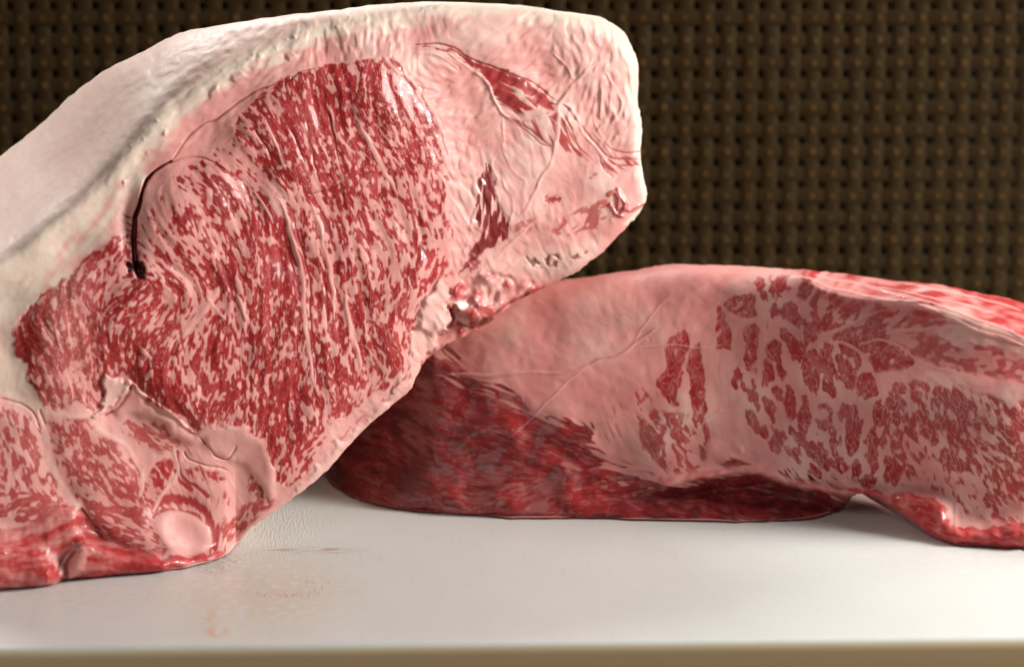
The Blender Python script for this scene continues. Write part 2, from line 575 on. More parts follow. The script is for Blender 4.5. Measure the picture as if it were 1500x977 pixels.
# ------------------------------------------------------------------ the big beef loin, cut face to the camera
S1 = Sheet(-170, -70, 1030, 930, 1.1)
n2_, n6_, n20_ = S1.noise(2.2), S1.noise(6), S1.noise(20)
S1.WX = S1.X + 1.3 * n2_ + 2.2 * n6_; S1.WY = S1.Y + 1.3 * S1.noise(2.2) + 2.2 * S1.noise(6)
S1.wet = np.zeros_like(S1.X)
S1.SX = S1.X + 1.6 * S1.noise(16) + .9 * S1.noise(6); S1.SY = S1.Y + 1.6 * S1.noise(16) + .5 * S1.noise(6)
X, Y = S1.X, S1.Y
SIL1 = [(-76, 300), (-40, 262), (0, 230), (50, 190), (100, 143), (150, 105), (210, 75), (250, 54), (300, 40), (400, 26), (500, 13), (560, 7),
        (650, 3), (740, 7), (800, 14), (870, 24), (905, 40), (925, 65), (934, 95), (934, 150), (941, 185), (937, 225), (944, 268),
        (947, 288), (940, 305), (925, 325), (890, 362), (860, 387), (840, 401), (815, 413), (790, 425), (745, 450), (715, 475),
        (680, 492), (650, 508), (622, 530), (608, 556), (600, 572), (575, 594), (555, 610), (520, 642), (480, 687), (440, 722), (400, 750),
        (370, 771), (345, 800), (328, 815), (290, 828), (240, 836), (180, 841), (110, 847), (92, 849), (70, 858), (30, 861), (-20, 862), (-76, 862)]
S1.set_flow([(560, 130, 12), (600, 160, 30), (480, 150, 8), (450, 200, 20), (380, 200, 35), (350, 235, 45), (300, 330, 27), (250, 360, 32),
             (240, 400, 45), (400, 400, 6), (500, 430, 9), (560, 520, 14), (620, 340, 10), (640, 250, 10), (300, 490, -12), (230, 480, -32), (200, 440, -45),
             (350, 520, 2), (420, 480, 7), (240, 570, 12), (430, 620, 10), (400, 680, -18), (470, 590, 0), (330, 600, -8), (100, 450, 0),
             (140, 380, -42), (60, 520, 25), (150, 530, 0), (100, 570, 10), (40, 620, 10), (110, 670, 35), (160, 690, 30), (230, 625, 62), (190, 760, 60),
             (60, 790, -60), (300, 700, 20), (350, 720, -15), (700, 280, 3), (730, 120, 55), (860, 200, 50), (820, 200, 25), (860, 320, -60), (660, 400, -30),
             (640, 470, -20), (580, 570, -40), (480, 660, -45), (400, 750, -45), (200, 830, 85), (40, 830, 80), (30, 420, -45), (200, 220, -42), (350, 110, -60), (600, 50, 88), (780, 50, 75),
             (80, 250, -50), (250, 80, -62), (450, 30, -80), (900, 120, 5)], 55)
La = S1.lic(3.1, 18); Lb = S1.lic(1.5, 9); Lc = S1.lic(0.9, 6.5); Ld = S1.lic(3.0, 60); Lg = S1.lic(6.5, 70); Le = S1.lic(1.1, 22)
Iso = S1.noise(3.2); If = S1.noise(1.5); Kn = S1.noise(2.1)

# ---- muscles (photo pixels, traced on the cut face)
EYE = [(545, 88), (575, 92), (600, 112), (622, 142), (637, 180), (648, 222), (657, 262), (657, 300), (662, 335), (660, 375), (648, 400), (640, 420),
       (622, 440), (604, 460), (604, 500), (592, 535), (574, 562), (540, 585), (512, 606), (488, 620), (474, 645), (462, 668), (447, 690), (428, 708),
       (410, 712), (398, 690), (388, 655), (365, 634), (338, 625), (308, 628), (288, 634), (262, 612), (225, 586), (198, 562), (178, 548), (160, 575), (140, 600), (110, 585),
       (90, 602), (72, 600), (50, 575), (36, 545), (22, 512), (22, 485), (38, 455), (70, 425), (105, 398), (145, 365), (178, 345), (196, 352), (206, 330), (222, 290),
       (250, 262), (285, 240), (330, 215), (352, 170), (390, 130), (430, 110), (480, 96)]
mE = S1.poly(EYE, 2.2)
dens = S1.field([
    # x, y, how lean
    (560, 120, .75), (600, 140, .75), (630, 190, .55), (500, 120, .25), (520, 140, .6), (450, 135, .25), (400, 150, .1), (350, 190, -.5), (370, 160, -.1), (380, 210, .1), (360, 240, -.5),
    (330, 215, -1.0), (430, 190, .5), (460, 180, .9), (470, 230, .7), (440, 250, .6), (500, 200, .2), (530, 170, .4), (560, 200, .1), (540, 250, .1), (580, 230, -.1), (610, 230, .5), (645, 250, .2),
    (410, 260, -.2), (400, 225, .2), (420, 290, -.5), (435, 310, -.1), (470, 275, -.2), (490, 290, .3), (500, 265, .3), (520, 300, .1), (570, 290, -.1), (610, 290, -.2), (650, 310, -.2), (630, 340, -.8), (655, 370, -1.2),
    (590, 330, -.7), (540, 340, -.1), (480, 320, -.1), (450, 340, -.4), (455, 310, -.9), (500, 360, -.5), (560, 370, -.6), (600, 375, -.3), (635, 385, .1), (620, 410, .0), (580, 420, -.6), (540, 400, -.3),
    (380, 300, .1), (350, 280, -.5), (370, 330, .3), (410, 340, .7), (430, 370, .6), (400, 390, .5), (350, 370, -.1), (320, 350, -.3), (330, 310, -.4), (300, 290, -.2), (290, 260, -.9), (250, 290, -1.3), (235, 320, -1.3), (265, 330, .0),
    (285, 310, -.2), (310, 320, -.3), (250, 360, -.7), (240, 380, -.3), (290, 370, -.7), (320, 390, -.2), (215, 390, -1.0), (215, 340, -1.8), (230, 270, -2), (210, 420, -.1), (240, 420, -.2), (280, 410, -.4), (340, 420, -.1),
    (380, 440, .2), (420, 420, .4), (460, 400, .2), (465, 370, -.8), (500, 420, -.2), (530, 440, .1), (560, 460, -.1), (590, 470, .1), (500, 480, .2), (475, 470, -.3), (540, 490, .1), (570, 520, .2), (590, 450, -.4),
    (515, 530, .0), (480, 540, .3), (500, 560, .2), (550, 550, -.2), (530, 570, .0), (430, 540, .5), (410, 500, .3), (380, 490, .3), (350, 480, -.1), (330, 460, -.6), (310, 470, .1), (290, 450, -.7), (270, 480, -.7), (300, 500, .2),
    (260, 450, -.1), (240, 480, .1), (225, 460, .0), (280, 530, .0), (330, 520, .2), (370, 530, .0), (400, 550, .4), (350, 560, -.1), (310, 560, -.2), (290, 570, .0), (230, 510, .2), (200, 500, .4), (190, 530, .2), (210, 520, -.5),
    (240, 560, .9), (255, 590, 1.3), (225, 570, .7), (280, 600, .2), (310, 590, .1), (330, 600, .3), (350, 610, .2), (380, 600, .3), (400, 590, .4), (420, 610, .5), (440, 590, .1), (400, 640, .5), (420, 650, .4), (440, 640, .2), (400, 670, .2), (430, 690, .0),
    (455, 560, -.5), (465, 610, -.9), (480, 600, .2), (500, 590, .3), (450, 520, -.4), (455, 640, .0),
    (190, 360, -.1), (170, 370, .3), (140, 390, .3), (110, 420, .5), (80, 430, .3), (150, 420, .0), (180, 400, -.2), (130, 450, .2), (100, 470, .1), (75, 490, -.6), (50, 480, .5), (40, 510, .6), (60, 540, .1), (100, 510, .4), (130, 490, .4),
    (150, 470, -.4), (170, 440, -.3), (170, 480, .1), (120, 530, .3), (150, 520, .2), (95, 550, -.5), (80, 570, .0), (110, 570, .2), (130, 560, -.4), (150, 560, .0), (70, 590, .3), (120, 590, -.2), (190, 440, -.1), (190, 470, .3),
], 17)
fine = sstep(60, 10, np.abs(X - 100)) * sstep(300, 420, Y)              # fine grained left lobe
fineR = sstep(120, 40, np.hypot(X - 610, Y - 190))                      # curly upper right corner
fo = np.clip(fine + fineR, 0, 1)
n_ = La * (0.38 - 0.20 * fo) + Lb * 0.70 + Lc * (0.46 + 0.05 * fo) + Lg * .22 + Iso * (0.04 + 0.34 * fo) + If * (.04 + .12 * fo) + Kn * .26
lean = sstep(-0.36, 0.46, n_ + dens * 1.05 + 0.34)
Nv = S1.lic(1.2, 9)
vein = sstep(0.34, 0.06, np.abs(Nv * .9 + If * (.1 + .35 * fo))) * (0.24 + .40 * fo + .2 * sstep(0, 1, n6_ + n20_))       # thin pale threads in the lean
lean *= 1 - vein
S1.lean = np.maximum(lean * (1 - 0.22 * fine), np.clip(.10 + .06 * Lb + .05 * Kn + .05 * n6_, 0, .3)) * mE

# ---- pale seams and bare fat inside the eye
for pts, wd in (([(408, 296), (425, 330), (437, 380), (440, 430), (447, 480), (453, 530), (466, 580)], 5.5),
                ([(388, 170), (404, 210), (420, 250)], 3.0), ([(478, 150), (486, 180), (492, 215)], 3.5), ([(520, 165), (545, 215), (565, 250), (585, 290)], 5.5),
                ([(455, 300), (466, 330), (478, 375), (487, 420), (492, 470)], 5), ([(318, 425), (300, 455), (270, 492)], 8), ([(505, 430), (512, 470), (522, 510), (528, 540)], 6),
                ([(346, 432), (365, 470)], 5), ([(372, 280), (385, 300), (400, 330)], 3), ([(300, 440), (330, 470)], 4), ([(205, 510), (218, 530)], 6), ([(222, 545), (212, 560)], 5)):
    W, p, _ = S1.stroke(pts, wd, wd * 0.7, taper=0.2)
    S1.lean[W] *= 1 - sstep(0, .5, p); S1.hgt[W] += 0.00020 * sstep(0, 1, p) * (1 + .5 * n6_[W])
# dark grooves and solid lean threads beside them
for pts, wd in (([(428, 310), (440, 345), (449, 400), (453, 450), (458, 500), (463, 545), (466, 566)], 2.6), ([(445, 150), (452, 190), (462, 240), (470, 268)], 4),
                ([(470, 130), (478, 160), (488, 200), (496, 240)], 3.2), ([(418, 165), (434, 200), (446, 235)], 3), ([(415, 330), (424, 370), (430, 410), (434, 440)], 3),
                ([(470, 390), (476, 430), (482, 480)], 3), ([(243, 560), (255, 585), (268, 610)], 10), ([(372, 185), (385, 210), (400, 240)], 3)):
    W, p, _ = S1.stroke(pts, wd, wd * .8, taper=0.25)
    S1.lean[W] = np.maximum(S1.lean[W], sstep(0, .5, p) * .95); S1.hgt[W] -= 0.00022 * sstep(0, 1, p) * np.clip(1 + .6 * n6_[W], 0, 2)
    S1.dark[W] = np.maximum(S1.dark[W], 0.30 * sstep(.2, .9, p))

# ---- lower muscles
mM1 = S1.poly([(-70, 600), (-20, 585), (15, 600), (45, 606), (57, 635), (62, 675), (84, 715), (78, 740), (45, 765), (5, 762), (-70, 775)], 3)
mM1b = S1.poly([(20, 722), (40, 716), (60, 716), (82, 722), (88, 738), (70, 758), (45, 768), (25, 755), (18, 738)], 3)
mM1c = S1.poly([(20, 617), (38, 608), (50, 622), (48, 638), (36, 652), (22, 636)], 3)
mM2 = S1.poly([(70, 618), (100, 612), (128, 618), (155, 640), (182, 670), (200, 700), (208, 735), (228, 775), (246, 803), (200, 812), (160, 790), (128, 745), (105, 725), (88, 690), (76, 650)], 4)
mM3 = S1.poly([(178, 620), (205, 612), (238, 622), (262, 648), (248, 664), (215, 655), (190, 640)], 4)
mM3b = S1.poly([(168, 668), (188, 668), (205, 685), (196, 712), (188, 700)], 3)
mM4 = S1.poly([(205, 722), (222, 692), (236, 674), (250, 680), (246, 705), (232, 725), (222, 745), (210, 742)], 3)
mM6 = S1.poly([(278, 688), (300, 690), (326, 698), (318, 708), (295, 704), (278, 698)], 3)
mM7 = S1.poly([(325, 722), (336, 718), (342, 735), (330, 740)], 2.5)
mM8 = S1.poly([(360, 690), (368, 686), (380, 698), (386, 710), (378, 735), (372, 722), (364, 722)], 3)
mM9 = S1.poly([(352, 745), (372, 735), (396, 722), (404, 735), (380, 758), (350, 785), (330, 798), (316, 795), (322, 770), (338, 762)], 4)
for mk, d0, base in ((mM1, -.05, 0), (mM1b, .7, 0), (mM1c, .7, 0), (mM2, .30, .16), (mM3, .2, .1), (mM3b, .6, .1), (mM4, .8, .2), (mM6, .1, .15), (mM7, .2, 0), (mM8, .7, 0), (mM9, .15, 0)):
    nn = La * .45 + Lb * .6 + Lc * .4 + Iso * .45 + d0
    S1.lean = np.maximum(S1.lean, np.clip(sstep(-.5, .5, nn) * (.72 if base in (.16, .1) else .85) * (1 - vein * .7) + base, 0, 1) * mk)
for pts, wd in (([(226, 752), (232, 738), (250, 731), (275, 732), (295, 742), (308, 760), (314, 785), (312, 802)], 8), ([(262, 660), (270, 700), (290, 715), (305, 728)], 4),
                ([(240, 745), (260, 748), (285, 752), (300, 770)], 5), ([(258, 690), (264, 705), (280, 718)], 5)):
    W, p, _ = S1.stroke(pts, wd, wd)
    S1.lean[W] = np.maximum(S1.lean[W], sstep(0, .6, p + Le[W] * .18) * .92)
NOD = [(228, 768), (240, 750), (262, 748), (286, 756), (302, 770), (311, 790), (304, 806), (280, 811), (254, 809), (238, 792)]
mN = S1.poly(NOD, 2.5, warp=False); S1.cut('lean', mN); S1.put('pale', mN, .1)
# red meat under the face, at the board
mF1 = S1.poly([(-70, 800), (-20, 796), (20, 800), (55, 805), (75, 818), (84, 835), (96, 850), (60, 866), (-70, 872)], 3)
mF2 = S1.poly([(122, 792), (150, 800), (185, 808), (225, 813), (270, 815), (318, 808), (334, 812), (300, 832), (230, 842), (160, 848), (96, 852), (100, 830), (110, 805)], 3)
mF3 = S1.poly([(-70, 780), (0, 778), (40, 768), (80, 745), (96, 738), (118, 745), (135, 762), (140, 790), (118, 800), (95, 815), (60, 805), (0, 800), (-70, 800)], 4)
mF4 = S1.poly([(112, 742), (128, 750), (150, 780), (172, 798), (235, 806), (220, 814), (160, 806), (128, 792), (118, 768)], 3)
for mk, v in ((mF1, .8), (mF2, .85), (mF3, .62), (mF4, .8)):
    S1.lean = S1.lean * (1 - mk) + mk * np.clip(v + .14 * Ld + .09 * Lb, .15, .97)
    S1.put('red', mk, .65); S1.wet = np.maximum(S1.wet, mk * .30)
mk = S1.poly([(100, 850), (104, 822), (116, 806), (130, 806), (124, 825), (118, 848)], 3); S1.lean *= 1 - mk * .8
S1.put('dark', mF4, .25)

# ---- right hand fat and the red strips in it
W_ = S1.field([(650, 120, 1), (700, 160, 1), (760, 90, 1), (640, 300, 1.2), (680, 240, 1), (720, 200, .5), (780, 230, .5), (860, 110, 1.2), (900, 150, 1.4), (820, 260, .3), (880, 260, .3),
               (640, 60, .5), (580, 90, 1), (700, 40, .4), (850, 60, .8), (600, 450, .6), (450, 300, .25), (100, 450, .15), (300, 700, .3), (50, 650, .2), (780, 350, .6), (560, 580, .5), (270, 780, .02), (350, 650, .1), (200, 620, .15)], 40)
WR1 = S1.noise(9, 3.2); WR2 = S1.noise(3.0, 8); WR3 = S1.noise(4.5)
fatzone = 1 - sstep(0.1, .6, S1.blur(mE, 6))
sel = sstep(-.4, .4, n20_)
_v = (S1.vx, S1.vy)
S1.set_flow([(572, 72, 0), (600, 80, 5), (640, 110, 70), (670, 150, -55), (700, 180, -60), (650, 200, 40), (690, 230, 10), (720, 80, -55), (770, 70, -50), (760, 110, -60), (800, 130, -50), (840, 70, 20), (870, 110, -20), (880, 150, 0), (905, 150, 5), (890, 200, -30), (760, 200, 40), (780, 240, 20), (640, 300, 20), (670, 330, 25), (650, 260, 15), (620, 430, 30), (570, 560, 40), (100, 400, -45), (50, 500, 0), (300, 120, -60)], 35)
wr = S1.lic(2.6, 12); wr = sstep(-1.2, 1.2, wr) * 2 - 1; wr = wr * .8 + .3 * WR3
S1.vx, S1.vy = _v
S1.hgt += 0.00034 * wr * W_ * fatzone
strip = S1.poly([(603, 65), (650, 68), (682, 78), (714, 94), (757, 109), (785, 126), (819, 149), (812, 158), (790, 160), (765, 163), (742, 166), (724, 140), (708, 112), (686, 94), (655, 79), (625, 70)], 2.5)
core = S1.poly([(672, 78), (700, 90), (735, 108), (800, 142), (815, 150), (795, 146), (745, 122), (758, 140), (770, 158), (745, 150), (728, 136), (712, 112), (690, 94)], 3)
streak = sstep(-.45, .35, Ld * .6 + Le * .7 + 1.3 * core + .05)
S1.lean = np.maximum(S1.lean, strip * streak * .95); S1.put('dark', strip * sstep(.3, 1.2, Ld + core * .3) , .35)
S1.put('red', strip, .3)
tail = S1.poly([(748, 172), (775, 172), (805, 168), (818, 156), (838, 178), (858, 205), (880, 222), (935, 232), (936, 248), (900, 250), (905, 262), (885, 258), (868, 240), (850, 232), (835, 222), (818, 226), (805, 214), (775, 196)], 4)
S1.lean = np.maximum(S1.lean, tail * sstep(-.3, .5, Ld * .6 + Le * .8 + .2) * .88)
for pts, wd, v in (([(603, 65), (650, 69), (672, 76), (711, 96), (755, 112), (785, 128), (818, 150)], 2.4, .9), ([(824, 152), (850, 180), (872, 210), (893, 227), (935, 236)], 2.2, .85), ([(893, 214), (920, 224), (938, 222)], 2, .7),
                   ([(902, 240), (935, 245)], 1.8, .8), ([(745, 170), (775, 190), (808, 212)], 2.2, .7), ([(752, 178), (790, 206), (812, 214)], 1.6, .7), ([(826, 168), (838, 192), (848, 226)], 2.5, .7), ([(822, 175), (830, 200), (838, 220)], 2, .6),
                   ([(876, 226), (885, 245), (898, 258)], 2, .6)):
    W, p, _ = S1.stroke(pts, wd, wd, taper=.15); S1.lean[W] = np.maximum(S1.lean[W], v * sstep(0, .6, (p + .12 * Le[W]) * (p > .02)))
    S1.hgt[W] -= .0003 * sstep(0, 1, p)
# dark red wedge
wedge = S1.poly([(717, 240), (724, 262), (730, 294), (743, 316), (745, 340), (730, 356), (706, 370), (682, 396), (676, 402), (690, 365), (704, 345), (699, 318), (697, 286), (708, 256)], 2.5)
wf = wedge * sstep(-1.0, -.5, La * .5 + Le * .8)
S1.lean = np.maximum(S1.lean, wf * .98); S1.put('dark', wf * .5); S1.wet = np.maximum(S1.wet, wf)
for c, v in (((810, 292, 10, 7), .9), ((872, 318, 10, 14), .7), ((868, 258, 5, 3), .5), ((690, 388, 10, 8), .8)):
    e = sstep(1.25, .6, np.hypot((S1.WX - c[0]) / c[2], (S1.WY - c[1]) / c[3]) + .25 * If); S1.put('lean', e, v); S1.put('dark', e, .12)
mk = S1.poly([(808, 335), (850, 305), (885, 292), (900, 306), (890, 330), (858, 338), (820, 345)], 4)
S1.lean = np.maximum(S1.lean, mk * sstep(-.1, .4, Lb * .7 + La * .4 + Lc * .4) * .72)
mk = S1.poly([(752, 335), (775, 322), (782, 335), (768, 350)], 4); S1.lean = np.maximum(S1.lean, mk * sstep(0, .4, Iso + .1) * .6)
mk = S1.poly([(606, 415), (618, 385), (650, 375), (665, 400), (658, 412), (635, 402), (622, 418)], 4)
S1.lean = np.maximum(S1.lean, mk * sstep(-.2, .4, La * .6 + Lb * .5) * .9); S1.put('red', mk, .5)
# brown dried crevice
mk = S1.poly([(762, 376), (785, 376), (812, 370), (850, 360), (856, 368), (836, 384), (815, 394), (795, 392), (784, 400), (770, 392)], 4)
q = mk * sstep(.0, .7, La * .5 + Iso * .6 + Kn * .4 + .1)
S1.put('dark', q, .52); S1.put('lean', q, .5); S1.hgt -= .0006 * q
crm = S1.poly([(755, 372), (800, 365), (860, 352), (885, 355), (860, 388), (820, 408), (790, 402), (765, 392)], 8)
S1.put('cream', crm, .35)
# curled scrap at the right edge
for pts in ([(893, 285), (900, 282), (908, 292), (905, 305)], [(905, 278), (912, 290), (918, 302), (910, 312)], [(896, 300), (902, 312), (912, 318)], [(915, 305), (925, 310), (938, 302)]):
    W, p, _ = S1.stroke(pts, 5, 4); S1.hgt[W] += .0011 * sstep(0, 1, p); S1.lean[W] = np.maximum(S1.lean[W], .75 * sstep(0, .5, p)); S1.red[W] = np.maximum(S1.red[W], .8)
    S1.wet[W] = np.maximum(S1.wet[W], sstep(0, .5, p))
# cords of connective tissue
for pts, wd, h in (([(887, 85), (857, 105), (821, 149), (817, 174), (813, 218), (793, 265), (777, 298), (762, 318)], 4.2, .0011), ([(816, 80), (830, 98), (840, 116)], 3, .0007),
                   ([(655, 82), (690, 102), (712, 122), (724, 148), (738, 168), (771, 175), (808, 168)], 4, .0010), ([(738, 171), (735, 207), (740, 225), (752, 250), (768, 262)], 3.5, .0006),
                   ([(824, 152), (842, 163), (857, 199), (876, 221), (907, 251)], 3.5, .0010), ([(868, 190), (885, 208), (900, 228)], 3, .0007), ([(735, 207), (722, 240), (730, 262)], 3, .0004),
                   ([(560, 80), (575, 100), (600, 118), (630, 150), (650, 200), (658, 240)], 4, .0005), ([(700, 300), (690, 340), (680, 372)], 4, .0006), ([(735, 262), (752, 300), (748, 330)], 3, .0006),
                   ([(883, 130), (880, 150), (884, 175)], 4, .0009), ([(896, 118), (906, 140), (908, 165), (898, 182)], 4, .0009), ([(872, 140), (870, 165), (880, 195), (898, 215)], 3.5, .0008), ([(890, 105), (897, 125), (893, 150), (896, 165)], 3.5, .0009),
                   ([(905, 195), (893, 210)], 3, .0006), ([(640, 250), (668, 300), (700, 342)], 3, .0004), ([(570, 60), (572, 84)], 3.5, .0007), ([(584, 62), (588, 86)], 3, .0006), ([(600, 75), (640, 86), (672, 104)], 4, .0006),
                   ([(655, 225), (700, 212), (735, 203)], 1.6, .0005), ([(700, 400), (740, 365), (780, 330), (800, 312)], 4, .0007), ([(690, 420), (735, 395), (760, 380)], 4, .0007)):
    W, p, sd = S1.stroke(pts, wd, wd * .8, taper=.12)
    q = sstep(0, 1, p); S1.hgt[W] += h * .62 * q * (.8 + .35 * np.clip(n6_[W], -1, 1))
    S1.lean[W] *= 1 - .8 * sstep(0, .5, p); S1.pale[W] = np.maximum(S1.pale[W], .25 * q)
# thin slits; the raised flap's shadow line is painted dark among them
for pts, wd, dk in (([(251, 233), (281, 200), (300, 182), (321, 173), (361, 140), (395, 126), (426, 118), (430, 112), (470, 100)], 1.5, .38), ([(245, 237), (265, 231), (285, 232), (312, 238), (335, 252)], 1.3, .28),
                    ([(288, 641), (305, 656), (318, 668), (330, 671), (340, 664), (345, 652)], 1.5, .5), ([(272, 660), (282, 672), (300, 680), (330, 688)], 1.4, .3), ([(193, 566), (182, 584), (168, 598), (150, 610)], 2.4, .45),
                    ([(452, 286), (470, 281), (498, 270)], 1.2, .45), ([(520, 258), (545, 250)], 1.0, .3), ([(0, 584), (25, 590), (50, 606), (58, 630)], 1.4, .22), ([(380, 712), (385, 722), (382, 730)], 3.0, .6),
                    ([(60, 600), (66, 622)], 1.5, .2), ([(112, 745), (130, 758), (150, 783)], 3.5, .35), ([(98, 850), (100, 825), (112, 805)], 4, .55), ([(84, 838), (96, 815), (112, 800), (125, 795)], 3, .3)):
    W, p, _ = S1.stroke(pts, wd + .6, wd + .3, taper=.1); q = sstep(0, .8, p)
    S1.dark[W] = np.maximum(S1.dark[W], dk * q); S1.lean[W] = np.maximum(S1.lean[W], q * dk); S1.hgt[W] -= .0007 * q
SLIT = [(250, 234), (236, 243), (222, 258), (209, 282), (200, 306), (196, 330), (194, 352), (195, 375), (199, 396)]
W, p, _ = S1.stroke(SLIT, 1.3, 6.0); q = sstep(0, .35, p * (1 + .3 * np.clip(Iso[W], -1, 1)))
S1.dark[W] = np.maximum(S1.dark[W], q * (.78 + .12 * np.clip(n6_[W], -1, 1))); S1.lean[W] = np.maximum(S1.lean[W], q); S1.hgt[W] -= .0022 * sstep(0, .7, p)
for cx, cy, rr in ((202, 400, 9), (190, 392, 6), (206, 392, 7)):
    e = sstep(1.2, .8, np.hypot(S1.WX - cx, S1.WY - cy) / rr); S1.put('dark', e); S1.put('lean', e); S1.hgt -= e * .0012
for k in range(8):
    yy = 322 + k * 9.0 + rng.uniform(-2, 2)
    W, p, _ = S1.stroke([(178 + rng.uniform(0, 7), yy - 5), (191, yy)], 1.5, 2.6); q = sstep(0, .5, p); S1.lean[W] = np.maximum(S1.lean[W], q * .85)

# ---- flaps, ridges, general form of the lower part
tri = S1.poly([(150, 551), (165, 555), (193, 564), (180, 582), (160, 598), (135, 612), (150, 590), (156, 572)], 2.5)
S1.cut('lean', tri); S1.put('pale', tri, .5); S1.hgt += .0016 * tri
fold = S1.poly([(193, 568), (230, 600), (262, 622), (290, 642), (270, 648), (240, 622), (205, 608), (170, 606), (178, 588)], 4)
S1.cut('lean', fold); S1.hgt += .0015 * S1.blur(fold, 3)
for pts, wd in (([(190, 564), (218, 584), (250, 606), (282, 634)], 4),):
    W, p, _ = S1.stroke(pts, wd, wd); S1.hgt[W] += .0012 * sstep(0, 1, p); S1.pale[W] = np.maximum(S1.pale[W], .6 * sstep(0, 1, p))
fan = S1.poly([(300, 628), (330, 622), (370, 634), (388, 655), (398, 690), (404, 715), (396, 735), (382, 708), (355, 680), (335, 672), (300, 655), (288, 640)], 3)
S1.cut('lean', fan * .97); S1.hgt += .0010 * S1.blur(fan, 3)
for pts, wd in (([(58, 612), (66, 640), (72, 680), (92, 718), (112, 742)], 6), ([(70, 606), (110, 612), (150, 608)], 5), ([(140, 625), (185, 655), (208, 690), (205, 720)], 5), ([(255, 655), (262, 690), (240, 725), (226, 745)], 4)):
    W, p, _ = S1.stroke(pts, wd, wd); q = sstep(0, .7, p); S1.lean[W] *= 1 - .85 * q; S1.pale[W] = np.maximum(S1.pale[W], .3 * q); S1.hgt[W] += .00010 * q
# cream coloured outside fat
RID = [(-76, 430), (0, 381), (70, 330), (120, 290), (162, 250), (200, 207), (230, 174), (262, 145), (325, 100), (400, 70), (460, 45), (520, 27), (600, 13), (660, -5), (700, -30)]
Pr = spline(RID, False, 8)
dR, tR, sR = seg_dist(X, Y, Pr, False, True)
beyond = np.where(np.interp(X, Pr[:, 0], Pr[:, 1]) > Y, dR, -dR)
P0 = spline(SIL1, True, 6)
ds = seg_dist_lo(S1, P0); ds = np.where(inside(X, Y, P0), ds, -ds)
bandw = S1.field([(0, 430, 130), (60, 370, 110), (120, 320, 85), (170, 270, 55), (230, 200, 38), (300, 140, 34), (400, 90, 28), (500, 55, 30), (600, 40, 34), (700, 30, 30), (800, 40, 35), (900, 80, 36), (930, 200, 14), (940, 280, 8)], 50)
cr = sstep(1.0, .35, -beyond / bandw + .12 * n6_ + .10 * Ld) * (X < 640)
cr2 = sstep(1.0, .2, ds / bandw + .12 * n6_) * (X > 420) * (Y < 330)
S1.cream = np.maximum(S1.cream, np.clip(np.maximum(cr, cr2), 0, 1) * .92) * (1 - .0 * mE)
S1.cream *= 1 - .55 * mE
low = S1.poly([(-76, 420), (0, 400), (30, 440), (22, 500), (45, 560), (62, 600), (0, 580), (-76, 590)], 10); S1.put('cream', low, .72); S1.put('pale', low, .3)
trim = S1.poly([(610, 470), (640, 418), (664, 440), (660, 470), (640, 500), (618, 535), (604, 565), (575, 592), (520, 640), (470, 695), (430, 728), (440, 708), (480, 665), (530, 618), (575, 575), (596, 535)], 4)
S1.cut('lean', trim * .8); S1.put('cream', trim, .22); S1.hgt += .0006 * trim * (1 + .3 * n6_) + .0010 * S1.poly([(612, 470), (640, 418), (662, 440), (658, 472), (632, 492)], 6) * (1 + .35 * S1.noise(8))
mk = S1.poly([(596, 530), (606, 520), (596, 556), (560, 588), (512, 628), (470, 672), (480, 655), (540, 600), (580, 565)], 3)
S1.lean = np.maximum(S1.lean, mk * sstep(0, .5, La * .7 + Lb * .5) * .75)
# messy red tissue where the two pieces meet
mess = S1.poly([(650, 445), (664, 425), (690, 405), (725, 400), (760, 410), (800, 420), (770, 440), (735, 460), (712, 478), (680, 495), (650, 508), (628, 525), (640, 500), (660, 470)], 4)
S1.lean = np.maximum(S1.lean * (1 - .4 * mess), mess * np.clip(.28 + .25 * La + .25 * Iso, 0, .9)); S1.red = np.maximum(S1.red, mess * .35)
S1.hgt += mess * (.0006 * n6_ + .0002 * Iso + .0004 * La); S1.wet = np.maximum(S1.wet, mess * .22)
for cx, cy, rr in ((678, 452, 6), (694, 462, 9), (668, 432, 8), (712, 452, 8), (680, 470, 7), (700, 440, 5)):
    e = sstep(1.3, .5, np.hypot((S1.WX - cx) * .8, S1.WY - cy) / rr); S1.put('lean', e, .85 if rr > 7 else .1); S1.hgt += .0008 * e
    if rr < 8: S1.lean *= 1 - .7 * e; S1.pale = np.maximum(S1.pale, e)
for pts in ([(672, 470), (690, 478), (706, 470), (722, 458)], [(700, 480), (730, 455), (770, 432), (800, 422)], [(655, 450), (664, 462), (660, 475)]):
    W, p, _ = S1.stroke(pts, 4, 3); q = sstep(0, .6, p); S1.lean[W] = np.maximum(S1.lean[W], .75 * q); S1.dark[W] = np.maximum(S1.dark[W], .3 * q); S1.hgt[W] -= .0008 * q
# outside surface of the fat cap
Lf = S1.lic(2.2, 70); Lw = S1.noise(26)
capm = sstep(-4, 10, beyond)
S1.hgt += capm * (.00004 * Lf + .00008 * Lw)
S1.cream = S1.cream * (1 - capm) + capm * np.clip(.62 + .06 * Lw + .06 * Lf, 0, 1)
S1.pale = S1.pale * (1 - capm) + capm * .35
S1.lean = np.maximum(S1.lean, capm * np.clip(.04 * sstep(10, 60, beyond) + .045 * Lf + .03 * Lw + .03 * Ld + .16 * sstep(250, 420, X) * sstep(8, 26, beyond), 0, .3))
